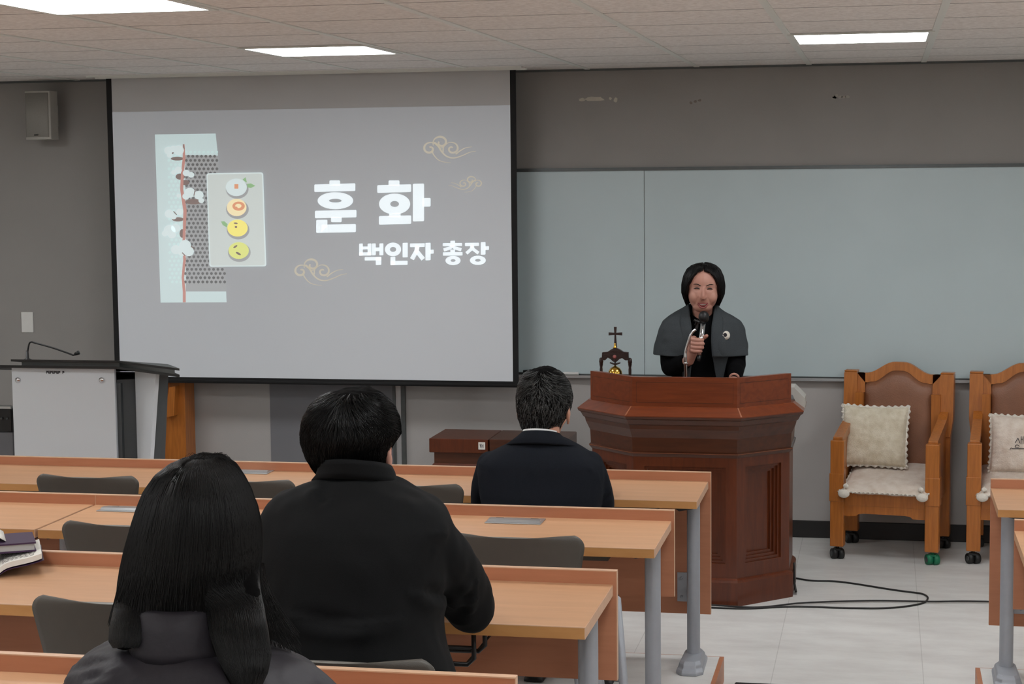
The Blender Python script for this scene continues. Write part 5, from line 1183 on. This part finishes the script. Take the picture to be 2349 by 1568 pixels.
b.tube(catmull([Hc+Vector((-.008, .022, .018)), at(1608, 778, 8.745), at(1616, 773, 8.73), at(1621, 770, 8.72)], 4), [.012]*6+[.0105]*4+[.009]*3, 12); b.ell(at(1621, 770, 8.72), (.009, .009, .009), 0, 10, 8)
fuse(b, 'hand', 'skin2', root, .0028, 2)
b = MB(); b.tube([along(eL, wL, .75), wL], [.03, .027], 12); Hd = Vector((wL.x, 8.70, .985))
b.ell(Hd+Vector((0, .015, .012)), (.040, .040, .026), 0, 16, 12)
for k in range(4):
    x = Hd.x-.030+.020*k; r = .0092; b.tube(catmull([Vector((x, 8.705, 1.012)), Vector((x-.001, 8.672, 1.004)), Vector((x-.002, 8.655, .982)), Vector((x-.002, 8.668, .966))], 4), [r*1.1]*5+[r]*5+[r*.85]*3, 10); b.ell((x, 8.690, 1.010), (r*1.15,)*3, 0, 10, 8)
b.tube([Hd+Vector((-.035, .02, .0)), Hd+Vector((-.052, -.006, -.008)), Hd+Vector((-.046, -.03, -.014))], [.012, .0105, .008], 10)
fuse(b, 'hand', 'skin2', root, .003, 2)
# grey shawl cardigan, open at the front
SH = [(698, 1581, 1640, .060, .058), (706, 1570, 1647, .070, .066), (716, 1552, 1660, .084, .080), (726, 1536, 1680, .100, .092), (737, 1523, 1696, .115, .105), (755, 1514, 1704, .128, .115), (775, 1509, 1708, .135, .122), (795, 1505, 1711, .138, .126), (810, 1504, 1713, .138, .126)]
ED = [(698, 1583, 1637), (720, 1584, 1635), (745, 1587, 1632), (775, 1589, 1631), (810, 1589, 1633), (840, 1586, 1638), (880, 1582, 1645)]
def shp(py, phi, off=0):      # phi 0 = right side, -pi/2 = front (towards the camera)
    xl, xr, bb, bf = interp(SH, py); Yc = 8.965; L, R_ = at(xl, py, Yc), at(xr, py, Yc); c_ = (L+R_)/2; a = (R_.x-L.x)/2+off; cs_, sn = math.cos(phi), math.sin(phi)
    return Vector((c_.x+math.copysign(abs(cs_)**.85, cs_)*a, Yc+math.copysign(abs(sn)**.85, sn)*((bb if sn < 0 else bf)+off), c_.z))
def phi_at(py, px):      # front angle whose surface point is seen at px
    lo, hi = -PI+.02, -.02
    for _ in range(24):
        m2 = (lo+hi)/2; p_ = shp(py, m2); d = p_-O3; x = 1174.5+FPX*d.dot(_r)/d.dot(_f)
        if x < px: lo = m2
        else: hi = m2
    return (lo+hi)/2
b = MB(); G = []; n, m_ = 60, 26
for j in range(m_+1):
    py = 698+(812-698)*j/m_; xl, xr = interp(ED, py); fR = phi_at(py, xr); fL = phi_at(py, xl)
    for i in range(n+1):
        t = i/n; phi = fR+(2*PI+fL-fR)*t
        sag = (6*math.sin(PI*min(1, max(0, (t-.0)*3.2))))*(j/m_)**6 if t < .31 else 0
        wr = .009*noise.noise(Vector((phi*3.2, py*.03, 4)))+.0045*math.sin(phi*7+py*.035+2*noise.noise(Vector((phi, py*.02, 1))))+.004*noise.noise(Vector((phi*7, py*.05, 9))); G.append(shp(py, phi, .004+wr*(j/m_)**.6))
b.add(G, [(j*(n+1)+i, j*(n+1)+i+1, (j+1)*(n+1)+i+1, (j+1)*(n+1)+i) for j in range(m_) for i in range(n)], 0, True)
# front panels hanging below the cape sleeves
for side in (1, -1):
    G = []; q = 10
    for j in range(q+1):
        py = 806+(900-806)*j/q; xl, xr = interp(ED, py); inner = xr if side > 0 else xl; outer = (1678-24*(j/q)**.6) if side > 0 else (1556+14*(j/q)**.6)
        for i in range(9): x = inner+(outer-inner)*i/8; u = abs(x-1611)/100; G.append(at(x, py, 8.835+.07*u*u+.0005*(py-806)))
    b.add(G, [(j*9+i, j*9+i+1, (j+1)*9+i+1, (j+1)*9+i) for j in range(q) for i in range(8)], 0, True)
o = b.build('shawl_cardigan', 'knit', root); solid(o, .007, 0); subsurf(o, 1)
b = MB()
for side in (1, -1):      # ribbed shawl collar along both edges
    G = []; q = 22
    for j in range(q+1):
        py = 699+(812-699)*j/q; xl, xr = interp(ED, py); e = xr if side > 0 else xl
        for i in range(6): x = e+side*(-1+26*i/5*min(1, .45+j/12)); G.append(shp(py, phi_at(py, x), .012-.007*(i/5)**2))
    b.add(G, [(j*6+i, j*6+i+1, (j+1)*6+i+1, (j+1)*6+i) for j in range(q) for i in range(5)], 0, True)
o = b.build('shawl_collar', 'knit', root); solid(o, .005, 0)
bc = shp(763, phi_at(763, 1662), .016); b = MB()
ri = [bc+Vector((.018*math.cos(a)-.0*1, -.001, .021*math.sin(a))) for a in [2*PI*k/28 for k in range(28)]]; ii = [bc+Vector((-.005+.009*math.cos(a), -.001, .002+.010*math.sin(a))) for a in [2*PI*k/28 for k in range(28)]]
b.add(ri+ii+[v+Vector((0, .006, 0)) for v in ri+ii], [(i, (i+1) % 28, (i+1) % 28+28, i+28) for i in range(28)]+[(i+56, i+84, (i+1) % 28+84, (i+1) % 28+56) for i in range(28)]+[(i, i+56, (i+1) % 28+56, (i+1) % 28) for i in range(28)], 0, True)
bo = b.build('brooch', 'lace', root); b = MB(); b.ell(bc+Vector((-.006, .002, .002)), (.010, .003, .011), 0, 14, 8); b.ell(bc+Vector((-.016, .0, .006)), (.004, .003, .003), 0, 8, 6); b.build('dark_stone', 'ink', bo)
# skirt / trousers and shoes
b = MB()
for s_ in (-1, 1): limb(b, [Vector((-.88+s_*.08, 9.0, .86)), Vector((-.88+s_*.09, 8.99, .48)), Vector((-.88+s_*.10, 9.0, .09))], [.092, .07, .052])
b.ell((-.88, 9.0, .86), (.165, .115, .10)); fuse(b, 'trousers', 'trouser', root, .012, 5)
for s_ in (-1, 1):
    x = -.88+s_*.10; b = MB(); b.ell((x, 8.95, .035), (.042, .115, .033)); b.ell((x, 9.0, .05), (.038, .045, .045)); b.box((x-.036, 8.86, .001), (x+.036, 9.04, .016)); fuse(b, 'shoe', 'black', root, .008, 4)
# hand-held microphone
t = thing('handheld_microphone', 'silver hand-held microphone with a black foam cover held by the lecturer', 'microphone', mic0)
MB().tube([mic0-md*.03, mic1-md*.004], [.0105, .0128], 16).build('barrel', 'chrome', t)
MB().ell(mic1+md*.028, (.026, .026, .030), 0, 20, 14).build('foam_cover', 'black', t)
MB().tube([mic0-md*.06, mic0-md*.03], [.008, .010], 12).build('end_cap', 'black', t)
